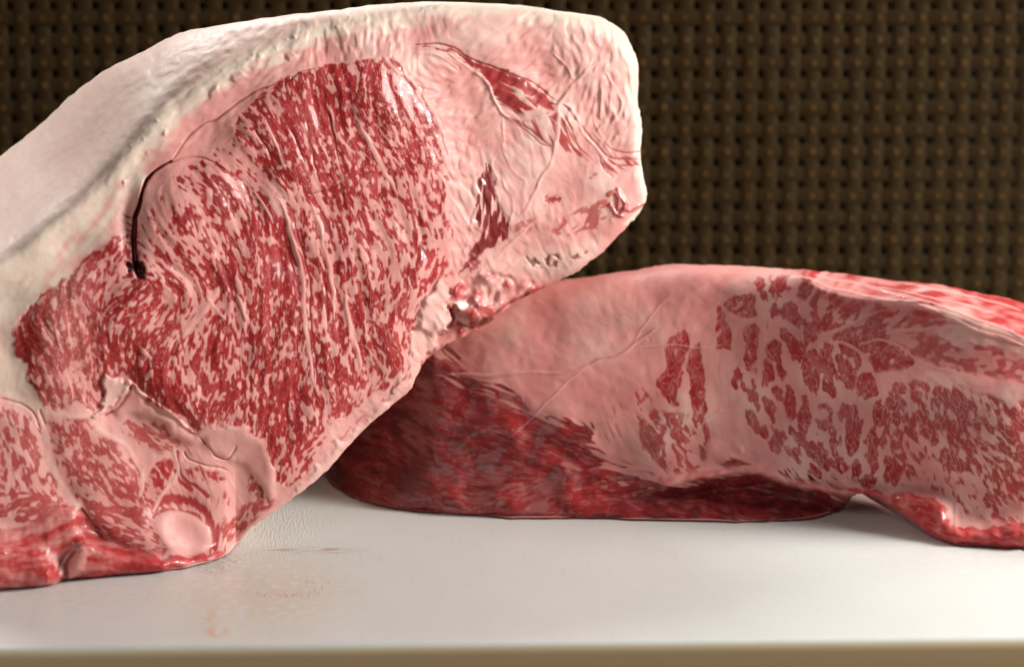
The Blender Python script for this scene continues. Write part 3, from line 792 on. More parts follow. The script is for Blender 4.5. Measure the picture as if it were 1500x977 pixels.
# torn crumbs along the rim
rim = np.exp(-(beyond / 7.0 + .2) ** 2) * (X > 180)
S1.hgt += rim * (.0005 * np.clip(n2_ * .5 + n6_ * .8 + n20_ * 1.4 - .9, -0.2, 3)) ; S1.pale = np.maximum(S1.pale, rim * .4)
rim2 = np.exp(-((beyond + 22) / 6.0) ** 2) * (X > 180) * (X < 460) * sstep(.3, 1.3, n20_ + n6_)
S1.hgt += rim2 * .0010; S1.pale = np.maximum(S1.pale, rim2 * .6)

# paler fat round the muscles, mottled
palem = sstep(640, 720, X) * sstep(440, 330, Y) + sstep(120, 60, Y) * sstep(450, 600, X) + .35 * (1 - mE)
S1.pale = np.maximum(S1.pale, np.clip(palem, 0, 1) * np.clip(.24 + .16 * n20_ + .10 * n6_, 0, .7) * (1 - mE))
S1.pale = np.maximum(S1.pale, mE * np.clip(.02 + .05 * n20_ + .03 * La, 0, .3))
S1.lean = np.maximum(S1.lean, (1 - mE) * (1 - capm) * np.clip(.05 * S1.noise(9) + .05 * S1.noise(30) - .01, 0, .16))
# ---- relief of the lean and depth of the face
soft = S1.blur(S1.lean, 1.0)
S1.hgt += -.00022 * S1.blur(soft, 1.2) * mE - .00012 * soft * (1 - mE)
S1.hgt += mE * (.00006 * La + .00014 * Ld + .00016 * Lg); S1.dark = np.maximum(S1.dark, mE * S1.lean ** 2 * .22 * sstep(.2, 1.8, La + Lg * .6 + .4 * Kn))
S1.hgt += .00005 * (Iso + .6 * If) * np.clip(mF1 + mF2 + mF3, 0, 1)
S1.hgt += .0007 * n20_ * (1 - .75 * capm) + .00002 * Iso * (1 - capm)
S1.hgt = S1.blur(S1.hgt, .9)
glint = sstep(1.5, 2.0, If * .9 + n6_ * .55 + Kn * .4) * sstep(.2, .8, soft)
S1.wet *= .8 + .3 * np.clip(n6_ + If * .5, -1, 1)
S1.wet = np.clip(np.maximum(S1.wet, .25 * soft) + .8 * glint, 0, 1) * (1 - capm * .8)

bx_, by_ = MM * math.tan(R(25)), MM * math.tan(R(12))
D1 = (X - 200) * bx_ + (830 - Y) * by_
# swell of the muscles
form = .006 * S1.blur(mE, 22) + .004 * np.exp(-((X - 270) / 55) ** 2 - ((Y - 340) / 80) ** 2) + .0035 * S1.blur(mM1, 12) - .003 * np.exp(-((X - 190) / 14) ** 2 - ((Y - 330) / 70) ** 2)
form += -.005 * sstep(640, 760, X) * sstep(330, 430, Y)
form += .008 * S1.blur(mF1, 9) + .008 * S1.blur(mF2, 7) + .004 * S1.blur(mF3, 9) - .004 * S1.blur(mF4, 6) + .003 * S1.blur(mM2, 12) + .002 * S1.blur(mN, 6)
D1 = D1 - form
# underside set back beside the trimmed edge
under = S1.poly([(664, 452), (700, 470), (735, 462), (700, 490), (660, 512), (620, 535), (612, 552), (622, 528), (645, 492), (660, 470)], 3)
D1 = D1 + .016 * under; S1.lean = np.maximum(S1.lean, under * .22)
# the cap turns away over the rim
be_s = S1.blur(beyond, 20); e = np.clip(be_s + 12, 0, None); e = np.where(e < 40, e * e / 80, e - 20)
D1 = D1 + e * MM * (1.5 + 1.3 * sstep(330, 40, X))
# rounding towards the outline
Rr = S1.field([(-40, 300, 45), (100, 180, 50), (250, 80, 36), (400, 40, 14), (600, 10, 26), (750, 20, 26), (900, 50, 28), (930, 150, 20), (940, 250, 14), (930, 300, 16), (880, 360, 16), (800, 420, 14), (700, 480, 12), (600, 560, 10),
               (520, 640, 8), (400, 750, 7), (330, 810, 8), (200, 840, 14), (0, 860, 18)], 30)
tt = np.clip(1 - ds / Rr, 0, 1)
D1 = D1 + Rr * MM * 1.1 * (1 - np.sqrt(np.clip(1 - tt ** 2, 0, 1)))
# set the foot on the board
foot = seg_dist(X, Y, np.array([(-76, 864), (30, 862), (92, 850), (240, 836), (328, 816), (345, 800)]))
yb = np.interp(X, [-76, 0, 70, 92, 240, 330, 345], [864, 862, 858, 850, 836, 815, 800])
want = board_depth(yb) - .001
here = (X - 200) * bx_ + (830 - yb) * by_ + Rr * MM * 1.1 - .006
D1 = D1 + (want - here) * np.exp(-np.clip(foot, 0, None) / 40) * sstep(420, 345, X)
D1 = D1 - S1.hgt

lab = np.zeros(X.shape, np.int8) + 1                                  # 1 = fat around the muscles
lab[beyond > 0] = 0
lab[(ds < 26) & (X > 640) & (Y < 240)] = 0
lab[mE > .5] = 2
lab[(mM1 > .5)] = 3
lab[(mM2 > .5) | (mF4 > .5)] = 4
lab[(mM3 > .5)] = 5
lab[strip > .5] = 6
lab[mN > .5] = 7
lab[(mF1 > .5) | (mF3 > .5)] = 8
lab[mF2 > .5] = 9
lab[wedge > .5] = 10
lab[(trim > .5)] = 11
names = ['fat_cap', 'fat_seam', 'eye_muscle', 'muscle', 'muscle', 'muscle', 'lean_strip', 'fat_nodule', 'meat_flap', 'meat_flap', 'lean_wedge', 'trimmed_edge']
loin = empty('beef_loin', (float(at_depth(200, 838, board_depth(838))[0]), 0.0, 0.0), 'large marbled beef loin with thick cream fat cap, leaning over the lower piece', 'beef')
B1 = list(loin.location)
P1, pos1 = sheet_to_parts(S1, D1, SIL1, lab, names, MEAT, loin, B1)
gi = (P1[:, 1] - S1.y0) / S1.s; gj = (P1[:, 0] - S1.x0) / S1.s
dP = bilin(D1.astype(np.float32), gj, gi)
dP = np.minimum(dP, board_depth(P1[:, 1], .0006))
hull(P1, dP[::2], (300, 470), [(0.002, .0004), (.03, .006), (.09, .02), (.22, .05), (.42, .085), (.6, .11)], MEAT, loin, B1, 'back', ((.12, .6, 0), (.4, 0, 0)))
# ------------------------------------------------------------------ the second piece, lying behind
S2 = Sheet(455, 372, 1590, 830, 1.15)
n2_, n6_, n20_ = S2.noise(2.4), S2.noise(7), S2.noise(22)
S2.WX = S2.X + 1.0 * n2_ + 1.8 * n6_; S2.WY = S2.Y + 1.0 * S2.noise(2.4) + 1.8 * S2.noise(7)
S2.wet = np.zeros_like(S2.X)
S2.SX = S2.X + 1.6 * S2.noise(16) + .4 * S2.noise(6); S2.SY = S2.Y + 1.6 * S2.noise(16) + .4 * S2.noise(6)
X, Y = S2.X, S2.Y
SIL2 = [(476, 692), (468, 670), (475, 640), (505, 590), (540, 545), (590, 495), (650, 460), (720, 435), (780, 421), (815, 413), (860, 406), (920, 398), (960, 391), (1000, 387), (1060, 389),
        (1130, 393), (1200, 398), (1250, 403), (1300, 409), (1380, 418), (1440, 430), (1500, 444), (1585, 470), (1585, 800), (1500, 803), (1450, 802), (1400, 797), (1365, 786), (1333, 763), (1312, 744), (1291, 731),
        (1268, 724), (1250, 726), (1235, 743), (1213, 754), (1180, 760), (1130, 763), (1050, 763), (950, 761), (850, 759), (750, 757), (650, 752), (580, 745), (530, 733), (500, 720), (482, 706)]
S2.set_flow([(600, 600, 62), (700, 620, 75), (780, 600, 72), (850, 650, 66), (700, 700, 88), (780, 660, 78), (850, 720, 96), (760, 730, 92), (930, 730, 88), (560, 680, 66), (620, 560, 55), (600, 650, 60), (640, 700, 80), (1000, 540, 3), (1020, 580, 6), (960, 620, 18), (990, 640, 25), (895, 620, 12),
             (1075, 450, -60), (1110, 510, 5), (1150, 420, -35), (1155, 500, 30), (1200, 540, 8), (1190, 450, -40), (1260, 430, -45), (1300, 460, -60), (1130, 600, 15), (1180, 680, 35), (1230, 640, 2), (1250, 560, 15), (1350, 480, -80), (1430, 520, 80),
             (1350, 590, 10), (1400, 620, 15), (1450, 650, 35), (1300, 680, 5), (1380, 700, 10), (1450, 740, 25), (1350, 750, 60), (1450, 780, 85), (1400, 430, 78), (1300, 415, 82), (1100, 720, 80), (1000, 730, 85), (1200, 735, 75)], 55)
La = S2.lic(4.4, 24); Lb = S2.lic(2.2, 12); Lc = S2.lic(1.2, 5); Ld = S2.lic(2.4, 36); Le = S2.lic(1.3, 24); Iso = S2.noise(3.4); If = S2.noise(1.6)
Nv = S2.lic(1.7, 9)
net = sstep(.46, .06, np.abs(Nv * .85 + Lc * .25 + If * .12)) * (.52 + .12 * np.clip(n6_, -1, 1))     # pale threads through every lean bundle
BL = [[(1063, 448), (1075, 435), (1100, 432), (1104, 461), (1093, 466)], [(1050, 450), (1065, 472), (1069, 506), (1059, 508), (1047, 502)], [(1092, 482), (1103, 478), (1111, 485), (1109, 520), (1105, 535), (1097, 533), (1093, 505)],
      [(1107, 415), (1115, 412), (1122, 430), (1125, 440), (1118, 441), (1110, 428)], [(1140, 455), (1150, 445), (1165, 450), (1174, 470), (1172, 478), (1158, 474), (1143, 464)], [(1124, 502), (1140, 502), (1148, 530), (1140, 531), (1122, 520)],
      [(1141, 478), (1150, 480), (1165, 490), (1177, 505), (1176, 525), (1171, 534), (1160, 520), (1146, 498)], [(1178, 520), (1195, 515), (1200, 535), (1200, 575), (1192, 577), (1180, 560), (1176, 540)],
      [(1204, 505), (1215, 508), (1222, 545), (1223, 578), (1214, 580), (1206, 560), (1203, 535)], [(1206, 465), (1222, 462), (1226, 480), (1218, 490), (1208, 485)], [(1226, 522), (1240, 525), (1250, 540), (1260, 530), (1252, 568), (1247, 575), (1235, 560)],
      [(1092, 597), (1105, 605), (1112, 628), (1106, 632), (1097, 615)], [(1125, 640), (1140, 632), (1148, 650), (1140, 664), (1128, 660)], [(1232, 592), (1245, 590), (1258, 598), (1258, 640), (1250, 667), (1243, 665), (1238, 630), (1230, 610)],
      [(1180, 478), (1200, 468), (1204, 488), (1192, 500), (1182, 505)], [(1100, 550), (1108, 560), (1113, 590), (1112, 606), (1104, 590), (1101, 570)],
      [(985, 490), (1003, 487), (1005, 505), (998, 545), (994, 588), (980, 585), (963, 560), (972, 540), (978, 510)], [(1010, 512), (1022, 506), (1030, 530), (1033, 580), (1037, 625), (1022, 615), (1012, 590), (1008, 550)],
      [(1222, 480), (1250, 478), (1290, 470), (1300, 490), (1280, 510), (1250, 522), (1232, 510)], [(1275, 520), (1300, 505), (1325, 515), (1340, 530), (1322, 545), (1300, 548), (1282, 540)]]
EL = [(1077, 551, 5, 18, 0), (1087, 558, 3.5, 16, 4), (1097, 580, 5, 11, 15), (1136, 429, 6, 11, 25), (1132, 453, 8, 9, 0), (1123, 547, 7, 22, 3), (1143, 546, 9, 10, 0), (1156, 590, 7, 27, 10), (1137, 578, 5, 15, 5), (1178, 608, 9, 29, 6),
      (1191, 462, 8, 6, -20), (1117, 632, 5, 9, 15), (1127, 600, 8, 19, 18), (1150, 638, 5, 9, 10), (1209, 610, 10, 20, 0), (1270, 565, 14, 19, 0), (1290, 610, 12, 18, 0), (1278, 660, 9, 32, 3), (1295, 645, 5, 12, 0), (1311, 652, 6, 10, 0),
      (1318, 608, 8, 14, -5), (1308, 692, 12, 20, -5), (1153, 575, 6, 12, 5), (1168, 640, 6, 20, 30), (1182, 655, 6, 24, 33), (1198, 665, 6, 26, 32), (1213, 668, 5, 26, 30), (1228, 670, 5, 24, 24), (1195, 690, 7, 14, 45), (1160, 665, 6, 16, 38), (1222, 640, 4, 20, 14),
      (1317, 568, 10, 8, 0), (1254, 690, 7, 16, 12), (1275, 705, 10, 10, 0)]
mB = np.zeros_like(X)
for b in BL:
    b = np.array(b, float); b = b.mean(0) + (b - b.mean(0)) * 1.05
    mB = np.maximum(mB, S2.poly(b, 1.6))
for cx, cy, rx, ry, a in EL:
    ca, sa = math.cos(R(a)), math.sin(R(a))
    ux = (S2.WX - cx) * ca - (S2.WY - cy) * sa; uy = (S2.WX - cx) * sa + (S2.WY - cy) * ca
    mB = np.maximum(mB, sstep(1.15, .85, np.hypot(ux / (rx * 1.06), uy / (ry * 1.05))))
mB = sstep(.28, .72, mB * .8 + .16 * (Lc * .5 + Nv * .5) * (mB > .02) + .16)
mBs = S2.blur(mB, 1.6)
S2.lean = sstep(-.30, .34, (mBs * 2 - .92) * 1.15 + (Lb * .34 + Lc * .30 + Nv * .20 + If * .08) * sstep(.02, .3, mBs) + .04) * (1 - net * .8) * (.90 + .07 * np.clip(Lb, -1.2, 1.2))
S2.lean = np.maximum(S2.lean, .22 * S2.blur(mB, 5))
mC = S2.poly([(1122, 470), (1180, 440), (1240, 440), (1290, 460), (1330, 500), (1325, 600), (1330, 700), (1280, 715), (1230, 700), (1150, 670), (1112, 610), (1095, 560), (1112, 520)], 14)
S2.lean = np.maximum(S2.lean, mC * sstep(.75, 1.25, Lb * .55 + La * .45 + Lc * .2) * (1 - net * .8) * .85)
fc = sstep(1.3, .7, np.hypot((S2.WX - 1206) / 8, (S2.WY - 606) / 8)); S2.lean *= 1 - fc
# small bundles: central cluster, right hand muscles
clus = S2.poly([(930, 575), (945, 570), (962, 595), (1000, 605), (1035, 612), (1038, 650), (1022, 692), (985, 698), (962, 684), (940, 650), (932, 610)], 4)
S2.lean = np.maximum(S2.lean, clus * sstep(-.15, .2, La * .3 + Lb * .6 + Lc * .3 + .35) * (1 - net * .7) * .85)
faint = S2.poly([(890, 600), (905, 588), (915, 600), (912, 640), (925, 670), (960, 700), (930, 700), (900, 675), (888, 640)], 6)
S2.lean = np.maximum(S2.lean, faint * sstep(.1, .8, Le + .3 * La) * .55)
top = S2.poly([(1128, 404), (1170, 403), (1215, 424), (1260, 440), (1320, 452), (1330, 470), (1290, 478), (1250, 470), (1225, 455), (1195, 455), (1165, 436), (1135, 425)], 4)
S2.lean = np.maximum(S2.lean, top * sstep(-.55, -.1, La * .5 + Lb * .5 + .1 * Iso) * (1 - net * .75) * .95); S2.put('dark', top, .12)
mU = S2.poly([(1300, 470), (1350, 462), (1400, 470), (1440, 478), (1500, 490), (1590, 510), (1590, 575), (1500, 560), (1450, 552), (1400, 545), (1360, 530), (1310, 515), (1290, 495)], 5)
S2.lean = np.maximum(S2.lean, mU * np.clip(.30 + sstep(-.3, .6, La * .3 + Lb * .5 + Iso * .55 + .1) * .52 * (1 - net * .5), 0, 1))
mR = S2.poly([(1290, 590), (1320, 565), (1360, 560), (1420, 562), (1470, 575), (1590, 600), (1590, 790), (1500, 770), (1450, 762), (1395, 745), (1360, 715), (1320, 700), (1290, 680), (1300, 640)], 5)
ddR = S2.field([(1310, 580, .3), (1360, 585, .2), (1420, 580, .3), (1470, 600, .2), (1330, 630, -.1), (1380, 630, .3), (1440, 630, .1), (1490, 640, .2), (1350, 660, -.6), (1400, 670, .6), (1440, 680, -.2), (1490, 690, .2), (1330, 700, 0), (1370, 700, -.9),
                (1400, 720, -1.2), (1430, 700, -.8), (1460, 730, -.1), (1500, 740, .0), (1385, 745, -1.4), (1430, 750, -.6), (1350, 690, -1.1), (1310, 650, -.2)], 18)
S2.lean = np.maximum(S2.lean, mR * sstep(-.6, .45, La * .22 + Lb * .72 + Lc * .3 + Iso * .25 + ddR + .20) * (1 - net * .8) * .88)
band = S2.poly([(1285, 545), (1330, 545), (1380, 548), (1440, 560), (1500, 572), (1590, 590), (1590, 608), (1480, 588), (1420, 572), (1350, 560), (1310, 560)], 5)
S2.lean *= 1 - band * .85
for pts, wd in (([(1262, 505), (1290, 500), (1320, 508), (1350, 532), (1380, 542)], 2.5), ([(1200, 492), (1230, 482), (1280, 462), (1310, 455)], 4.0), ([(1222, 500), (1240, 502), (1262, 520), (1275, 545)], 3.5), ([(1300, 490), (1360, 480), (1430, 482)], 4)):
    W, p, _ = S2.stroke(pts, wd, wd); S2.lean[W] *= 1 - .75 * sstep(0, .6, p); S2.hgt[W] += .00012 * sstep(0, 1, p)
# top right surface beyond its rim, raw red with pale streaks
RID2 = [(1120, 384), (1145, 396), (1172, 404), (1205, 424), (1250, 434), (1300, 440), (1340, 444), (1380, 455), (1420, 468), (1460, 482), (1500, 494), (1590, 525)]
Pr2 = spline(RID2, False, 8)
d2 = seg_dist(X, Y, Pr2); be2 = np.where((np.interp(X, Pr2[:, 0], Pr2[:, 1]) > Y) & (X > 1120), d2, -d2); be2[X < 1120] = -50
tp = sstep(-1, 4, be2)
S2.lean = S2.lean * (1 - tp) + tp * np.clip(.74 + .22 * Ld + .15 * Lb - .35 * sstep(1230, 1170, X), .05, .95)
S2.put('red', tp, .5); S2.wet = np.maximum(S2.wet, tp * .15)
rimz = S2.poly([(1160, 402), (1205, 408), (1245, 420), (1300, 428), (1262, 437), (1225, 434), (1195, 424)], 3); S2.put('red', rimz * tp)
for pts, wd in (([(1172, 404), (1205, 416), (1250, 428), (1300, 438), (1345, 442)], 3.5), ([(1190, 402), (1250, 412), (1320, 432), (1380, 448), (1440, 472), (1500, 494)], 3.2), ([(1300, 412), (1380, 424), (1440, 440), (1500, 456)], 2.2), ([(1280, 418), (1340, 430), (1400, 444), (1470, 465)], 1.8), ([(1345, 448), (1400, 470), (1450, 492), (1500, 505)], 4)):
    W, p, _ = S2.stroke(pts, wd, wd, taper=.15); q = sstep(0, .7, (p + .15 * Lb[W]) * (p > .02)); S2.lean[W] *= 1 - .6 * q; S2.pale[W] = np.maximum(S2.pale[W], .25 * q); S2.hgt[W] += .0004 * q
under_rim = S2.poly([(1200, 428), (1262, 440), (1340, 450), (1420, 478), (1480, 500), (1420, 492), (1360, 468), (1280, 462), (1225, 448)], 4)
S2.lean = np.maximum(S2.lean, under_rim * np.clip(.72 + .2 * La, 0, 1)); S2.put('red', under_rim, .55)
mS = S2.poly([(1370, 486), (1400, 474), (1440, 474), (1480, 484), (1510, 500), (1590, 530), (1590, 545), (1500, 518), (1440, 505), (1400, 505)], 4); S2.cut('lean', mS); S2.put('pale', mS, .3)

# lower raw side: dark red, wavy fibres, darkened further for the loin's shade
RAW = [(455, 700), (470, 600), (560, 545), (620, 515), (660, 520), (672, 545), (700, 558), (740, 572), (765, 595), (800, 612), (845, 622), (868, 634), (874, 650), (866, 658), (890, 682), (925, 700), (975, 708), (1020, 700), (1060, 688), (1100, 684), (1150, 694), (1180, 704), (1215, 712),
       (1250, 724), (1262, 732), (1262, 775), (455, 775)]
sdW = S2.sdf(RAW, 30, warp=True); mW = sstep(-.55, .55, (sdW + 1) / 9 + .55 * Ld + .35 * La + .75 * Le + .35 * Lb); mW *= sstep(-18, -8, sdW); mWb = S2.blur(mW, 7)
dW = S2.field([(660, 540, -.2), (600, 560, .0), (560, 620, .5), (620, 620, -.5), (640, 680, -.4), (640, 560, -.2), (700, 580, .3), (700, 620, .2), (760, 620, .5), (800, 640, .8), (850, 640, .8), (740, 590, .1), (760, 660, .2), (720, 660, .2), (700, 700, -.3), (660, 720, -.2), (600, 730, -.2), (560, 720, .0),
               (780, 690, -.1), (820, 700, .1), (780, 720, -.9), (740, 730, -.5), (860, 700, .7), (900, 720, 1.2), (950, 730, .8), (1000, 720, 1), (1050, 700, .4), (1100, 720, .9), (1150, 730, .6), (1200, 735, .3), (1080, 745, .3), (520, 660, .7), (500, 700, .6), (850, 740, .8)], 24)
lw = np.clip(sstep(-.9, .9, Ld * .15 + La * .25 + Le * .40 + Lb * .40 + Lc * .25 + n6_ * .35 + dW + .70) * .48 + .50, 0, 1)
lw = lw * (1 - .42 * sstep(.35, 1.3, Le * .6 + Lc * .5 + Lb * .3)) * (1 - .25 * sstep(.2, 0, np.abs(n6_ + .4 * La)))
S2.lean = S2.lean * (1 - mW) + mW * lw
S2.dark = np.maximum(S2.dark, mW * np.clip(.40 + .34 * sstep(0, 1.4, Ld * .3 + Lb * .5 + Lc * .2 + dW) + .12 * n20_ + .12 * sstep(720, 560, X), 0, .85)); S2.put('red', mW, .45); S2.wet = np.maximum(S2.wet, mW * .18)  # dark flesh plus painted-in shade of the loin, deeper to the left
edge = [(975, 706), (1020, 698), (1060, 690), (1100, 686), (1130, 692), (1160, 702), (1200, 712), (1240, 720), (1275, 728)]
W, p, sd = S2.stroke(edge, 13, 9); q = sstep(0, .8, p); S2.hgt[W] += .0011 * q; S2.lean[W] = S2.lean[W] * (1 - .75 * q) + .75 * q * np.clip(.28 + .3 * Iso[W] * .6, 0, .8); S2.dark[W] *= 1 - q
# lobe at the right foot
mL = S2.poly([(1240, 716), (1268, 716), (1300, 722), (1345, 724), (1372, 730), (1388, 740), (1394, 768), (1440, 772), (1500, 764), (1590, 762), (1590, 810), (1480, 812), (1390, 802), (1340, 775), (1290, 738)], 2.5)
S2.lean = S2.lean * (1 - mL) + mL * np.clip(.9 + .10 * Lb, .5, 1) * (1 - .25 * sstep(.25, 0, np.abs(n6_ + .5 * Lb)))
S2.put('red', mL, .7); S2.wet = np.maximum(S2.wet, mL * .3); S2.hgt += mL * (.00025 * n6_ + .0001 * Iso)
S2.cut('dark', mL * .8)

# veins and membranes over the bare fat
for pts, wd, h, rd in (([(630, 548), (700, 552), (760, 547), (820, 544), (860, 536), (905, 520), (935, 500), (965, 480)], 4, .0008, .35), ([(905, 520), (940, 510), (980, 506), (1040, 508), (1060, 506)], 2.5, .0005, .18),
                       ([(855, 540), (830, 560), (800, 590), (775, 612), (745, 640)], 2, .0005, .10), ([(925, 506), (950, 470), (962, 455), (985, 430)], 2.2, .0004, .12), ([(700, 556), (770, 550), (825, 550)], 1.6, .0003, .3),
                       ([(945, 500), (952, 492), (960, 502)], 1.5, .0003, .15), ([(1070, 600), (1040, 612), (1000, 640)], 2, .0005, .1), ([(640, 540), (680, 556), (720, 548)], 1.6, .0003, .3)):
    W, p, _ = S2.stroke(pts, wd, wd * .7, taper=.15); q = sstep(0, .8, p); S2.hgt[W] += h * .6 * q
    S2.lean[W] = np.maximum(S2.lean[W] * (1 - .5 * q), rd * q); S2.pale[W] = np.maximum(S2.pale[W], .2 * q)
for pts in ([(873, 468), (888, 476), (896, 484)], [(945, 443), (952, 455), (960, 465)], [(1020, 425), (1030, 440), (1036, 455)], [(912, 460), (930, 470)], [(868, 592), (872, 598)]):
    W, p, _ = S2.stroke(pts, 2, 1.5, taper=.2); q = sstep(0, .7, p); S2.lean[W] = np.maximum(S2.lean[W], .32 * q)
for _ in range(110):      # capillaries
    x0, y0 = rng.uniform(680, 1110), rng.uniform(410, 660); a = rng.uniform(0, 6.28); pts = [(x0, y0)]
    for k in range(3): a += rng.uniform(-.7, .7); pts.append((pts[-1][0] + 9 * math.cos(a), pts[-1][1] + 9 * math.sin(a)))
    W, p, _ = S2.stroke(pts, 1.3, .8); 
    if p.size: S2.lean[W] = np.maximum(S2.lean[W], rng.uniform(.12, .3) * sstep(0, .7, p))
# rosy flush in the fat
S2.pale = np.maximum(S2.pale, (1 - mW) * np.clip(.06 + .18 * n20_ + .10 * n6_, 0, .5))
S2.lean = np.maximum(S2.lean, (1 - mW) * np.clip(.14 - .06 * n20_ + .04 * n6_ + .03 * Le + .10 * sstep(900, 640, X) * sstep(430, 560, Y), 0, .3))
W_ = 1 - .8 * mWb
S2.hgt += .00004 * Iso * W_ + .00010 * n6_ * W_ + .00008 * La * W_ * (X < 1100) * .5 + .0004 * n20_ + .00012 * mWb * (La * .5 + Ld * .5 + Lb * .5) + .0007 * mWb * S2.noise(12) + tp * (.00012 * Lb + .0003 * Ld)
lump = S2.poly([(1030, 650), (1060, 640), (1100, 660), (1130, 672), (1150, 690), (1110, 690), (1060, 690), (1035, 680)], 5); S2.hgt += lump * (.00035 * n6_ + .0004)
softb = S2.blur(S2.lean, 1.1); S2.hgt += -.00016 * softb * W_
S2.hgt = S2.blur(S2.hgt, .7)
S2.wet = np.clip(S2.wet + .12 * softb, 0, 1)

P0 = spline(SIL2, True, 6)
ds = seg_dist_lo(S2, P0); ds = np.where(inside(X, Y, P0), ds, -ds)
right = sstep(1040, 1520, X)
D2 = .084 + (757 - Y) * MM * .42 - .046 * right
led = np.interp(X, [455, 560, 700, 860, 975, 1060, 1100, 1160, 1240, 1275, 1600], [640, 640, 700, 730, 712, 694, 690, 706, 724, 735, 900])
D2 = D2 + .016 * sstep(-4, 26, Y - led) * sstep(900, 1000, X) * sstep(1300, 1240, X)
D2 = D2 - .010 * np.exp(-((Y - 610) / 90) ** 2) * sstep(560, 800, X)
D2 = D2 - .010 * S2.blur(mL, 8)
e = np.clip(be2 + 5, 0, None); e = np.where(e < 16, e * e / 32, e - 8); D2 = D2 + e * MM * 2.4
Rr = S2.field([(480, 690, 60), (520, 560, 70), (520, 730, 40), (700, 440, 60), (900, 400, 60), (1100, 390, 40), (1250, 400, 10), (1500, 440, 12), (1580, 600, 12), (1500, 800, 22), (1333, 762, 16), (1250, 725, 14), (1100, 763, 22), (900, 760, 22), (650, 752, 28)], 30)
tt = np.clip(1 - ds / Rr, 0, 1)
D2 = D2 + Rr * MM * 1.2 * (1 - np.sqrt(np.clip(1 - tt ** 2, 0, 1)))
D2 = D2 + .05 * sstep(640, 470, X)
yb = np.interp(X, [476, 500, 530, 580, 650, 750, 1130, 1213, 1250, 1400, 1500, 1590], [692, 720, 733, 745, 752, 757, 763, 754, 760, 797, 803, 803])
want = board_depth(yb) - .0012
cur = bilin(D2.astype(np.float32), (X[0] - S2.x0) / S2.s, (yb[0] - 1.0 - S2.y0) / S2.s)[None, :]
D2 = D2 + (want - cur) * np.exp(-np.clip(yb - Y, 0, None) / 60) * (1 - sstep(1185, 1300, X) * sstep(1410, 1320, X))
D2 = D2 - S2.hgt
lab = np.ones(X.shape, np.int8)
lab[(X < 1045) & (clus < .5) & (mB < .5)] = 0
lab[mW > .5] = 2; lab[tp > .5] = 3; lab[mL > .5] = 4
slab = empty('beef_slab', (float(at_depth(1040, 760, board_depth(760))[0]), float(board_depth(760)), 0.0), 'lower, longer piece of marbled beef lying flat behind the loin, dark red on its lower side', 'beef')
B2 = list(slab.location)
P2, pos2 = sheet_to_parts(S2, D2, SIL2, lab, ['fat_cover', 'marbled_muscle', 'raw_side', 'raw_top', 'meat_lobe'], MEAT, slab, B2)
dP = bilin(D2.astype(np.float32), (P2[:, 0] - S2.x0) / S2.s, (P2[:, 1] - S2.y0) / S2.s)
dP = np.minimum(dP, board_depth(P2[:, 1], .0006))
hull(P2, dP[::2], (1080, 610), [(0.002, .0004), (.03, .006), (.10, .02), (.28, .045), (.55, .075), (.8, .09)], MEAT, slab, B2, 'back', ((.5, .1, .1), (.3, .5, .3)))
# ------------------------------------------------------------------ woven screen behind the beef
SCR = 0.33
MS = MM * ((SCR - CAM[1]) / (0 - CAM[1]))
PX = 30.12 * MS; PZ = 30.9 * MS / math.cos(PITCH) * 1.0
cane = simple_material('dark_cane', (0.042, 0.025, 0.0065), 0.7, (0.024, 0.0135, 0.0040), 22, 0.3, 900)
# a hole of the weave shows at pixel (1114.5, 10.2)
h0 = at_depth(1114.5, 10.2, SCR)
NXC, ZLO, ZHI = 60, -BT + 0.004, 0.28
nz0 = int((h0[2] - ZLO) / PZ)
zrow0 = h0[2] - (nz0 - 0.5) * PZ - PZ
nrow = int((ZHI - zrow0) / PZ)
xcol0 = h0[0] - 42.5 * PX
AMP, WID, THK = 0.00025, 0.74, 0.0006


def strand_mesh(name, n, pitch, phase, vertical, wid):
    K = 6; S = 8
    V = []; F = []
    tot = (n - 1) * K + 1
    for i in range(tot):
        u = i / K
        s = u * pitch
        off = -AMP * math.cos(math.pi * u) * phase
        for k in range(S):
            a = 2 * math.pi * k / S
            cx = math.cos(a) * wid / 2; cy = off + math.sin(a) * THK
            V.append((cx, cy, s) if vertical else (s, cy, cx))
    for i in range(tot - 1):
        for k in range(S):
            a, b = i * S + k, i * S + (k + 1) % S
            F.append((a, b, b + S, a + S) if vertical else (a, a + S, b + S, b))
    me = bpy.data.meshes.new(name)
    F.append(tuple(range(S - 1, -1, -1)) if vertical else tuple(range(S)))
    F.append(tuple((tot - 1) * S + k for k in (range(S) if vertical else range(S - 1, -1, -1))))
    me.from_pydata(V, [], F); me.update()
    me.polygons.foreach_set('use_smooth', np.ones(len(F), dtype=bool)); me.materials.append(cane)
    return me


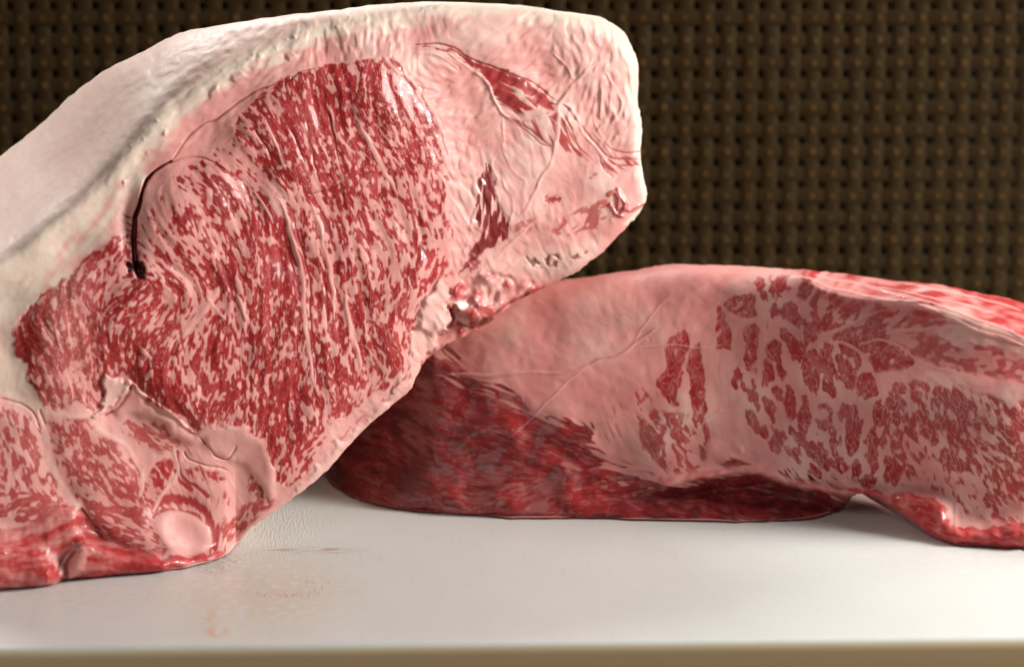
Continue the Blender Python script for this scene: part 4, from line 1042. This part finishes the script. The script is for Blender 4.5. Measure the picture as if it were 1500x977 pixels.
scr = empty('woven_screen', (0, SCR, -BT), 'dark brown woven cane screen with small round holes standing behind the beef', 'screen')
vm = [strand_mesh('strand', nrow, PZ, p, True, WID * PX) for p in (1, -1)]
hm = [strand_mesh('strand', NXC, PX, p, False, WID * PZ) for p in (-1, 1)]
for i in range(NXC):
    o = link(bpy.data.objects.new('strand', vm[i % 2]), scr)
    o.location = (xcol0 + i * PX + rng.normal(0, .00018), rng.normal(0, .0001), zrow0 + BT)
for j in range(nrow):
    o = link(bpy.data.objects.new('strand', hm[j % 2]), scr)
    o.location = (xcol0, rng.normal(0, .0001), zrow0 + j * PZ + BT + rng.normal(0, .00018))
# the raised knot on every crossing
kn = simple_material('knot_cane', (0.098, 0.050, 0.015), 0.7, (0.060, 0.032, 0.009), 60)
V = []; F = []
for i in range(NXC):
    for j in range(nrow):
        c = (xcol0 + i * PX + rng.normal(0, .0002), zrow0 + j * PZ + BT + rng.normal(0, .0002)); b0 = len(V); r = .0019 * rng.uniform(.85, 1.15)
        for ring, (q, yy) in enumerate(((1, .0008), (.95, -.0006), (.6, -.0011))):
            for k in range(8):
                a = math.pi * k / 4; V.append((c[0] + r * q * math.cos(a), yy, c[1] + r * q * math.sin(a)))
        V.append((c[0], -.0012, c[1]))
        for ring in range(2):
            for k in range(8):
                a_, b_ = b0 + ring * 8 + k, b0 + ring * 8 + (k + 1) % 8
                F.append((a_, b_, b_ + 8, a_ + 8))
        for k in range(8): F.append((b0 + 16 + k, b0 + 16 + (k + 1) % 8, b0 + 24))
me = bpy.data.meshes.new('knots'); me.from_pydata(V, [], F); me.update(); me.materials.append(kn)
me.polygons.foreach_set('use_smooth', np.ones(len(F), dtype=bool))
o = link(bpy.data.objects.new('knots', me), scr); o['kind'] = 'stuff'
bk = simple_material('dark_wall', (0.012, 0.010, 0.009), 0.8)
mesh_obj('wall', [(-0.9, SCR + 0.025, -BT), (0.9, SCR + 0.025, -BT), (0.9, SCR + 0.025, 0.29), (-0.9, SCR + 0.025, 0.29)], [(0, 1, 2, 3)], bk, smooth=False)['kind'] = 'structure'
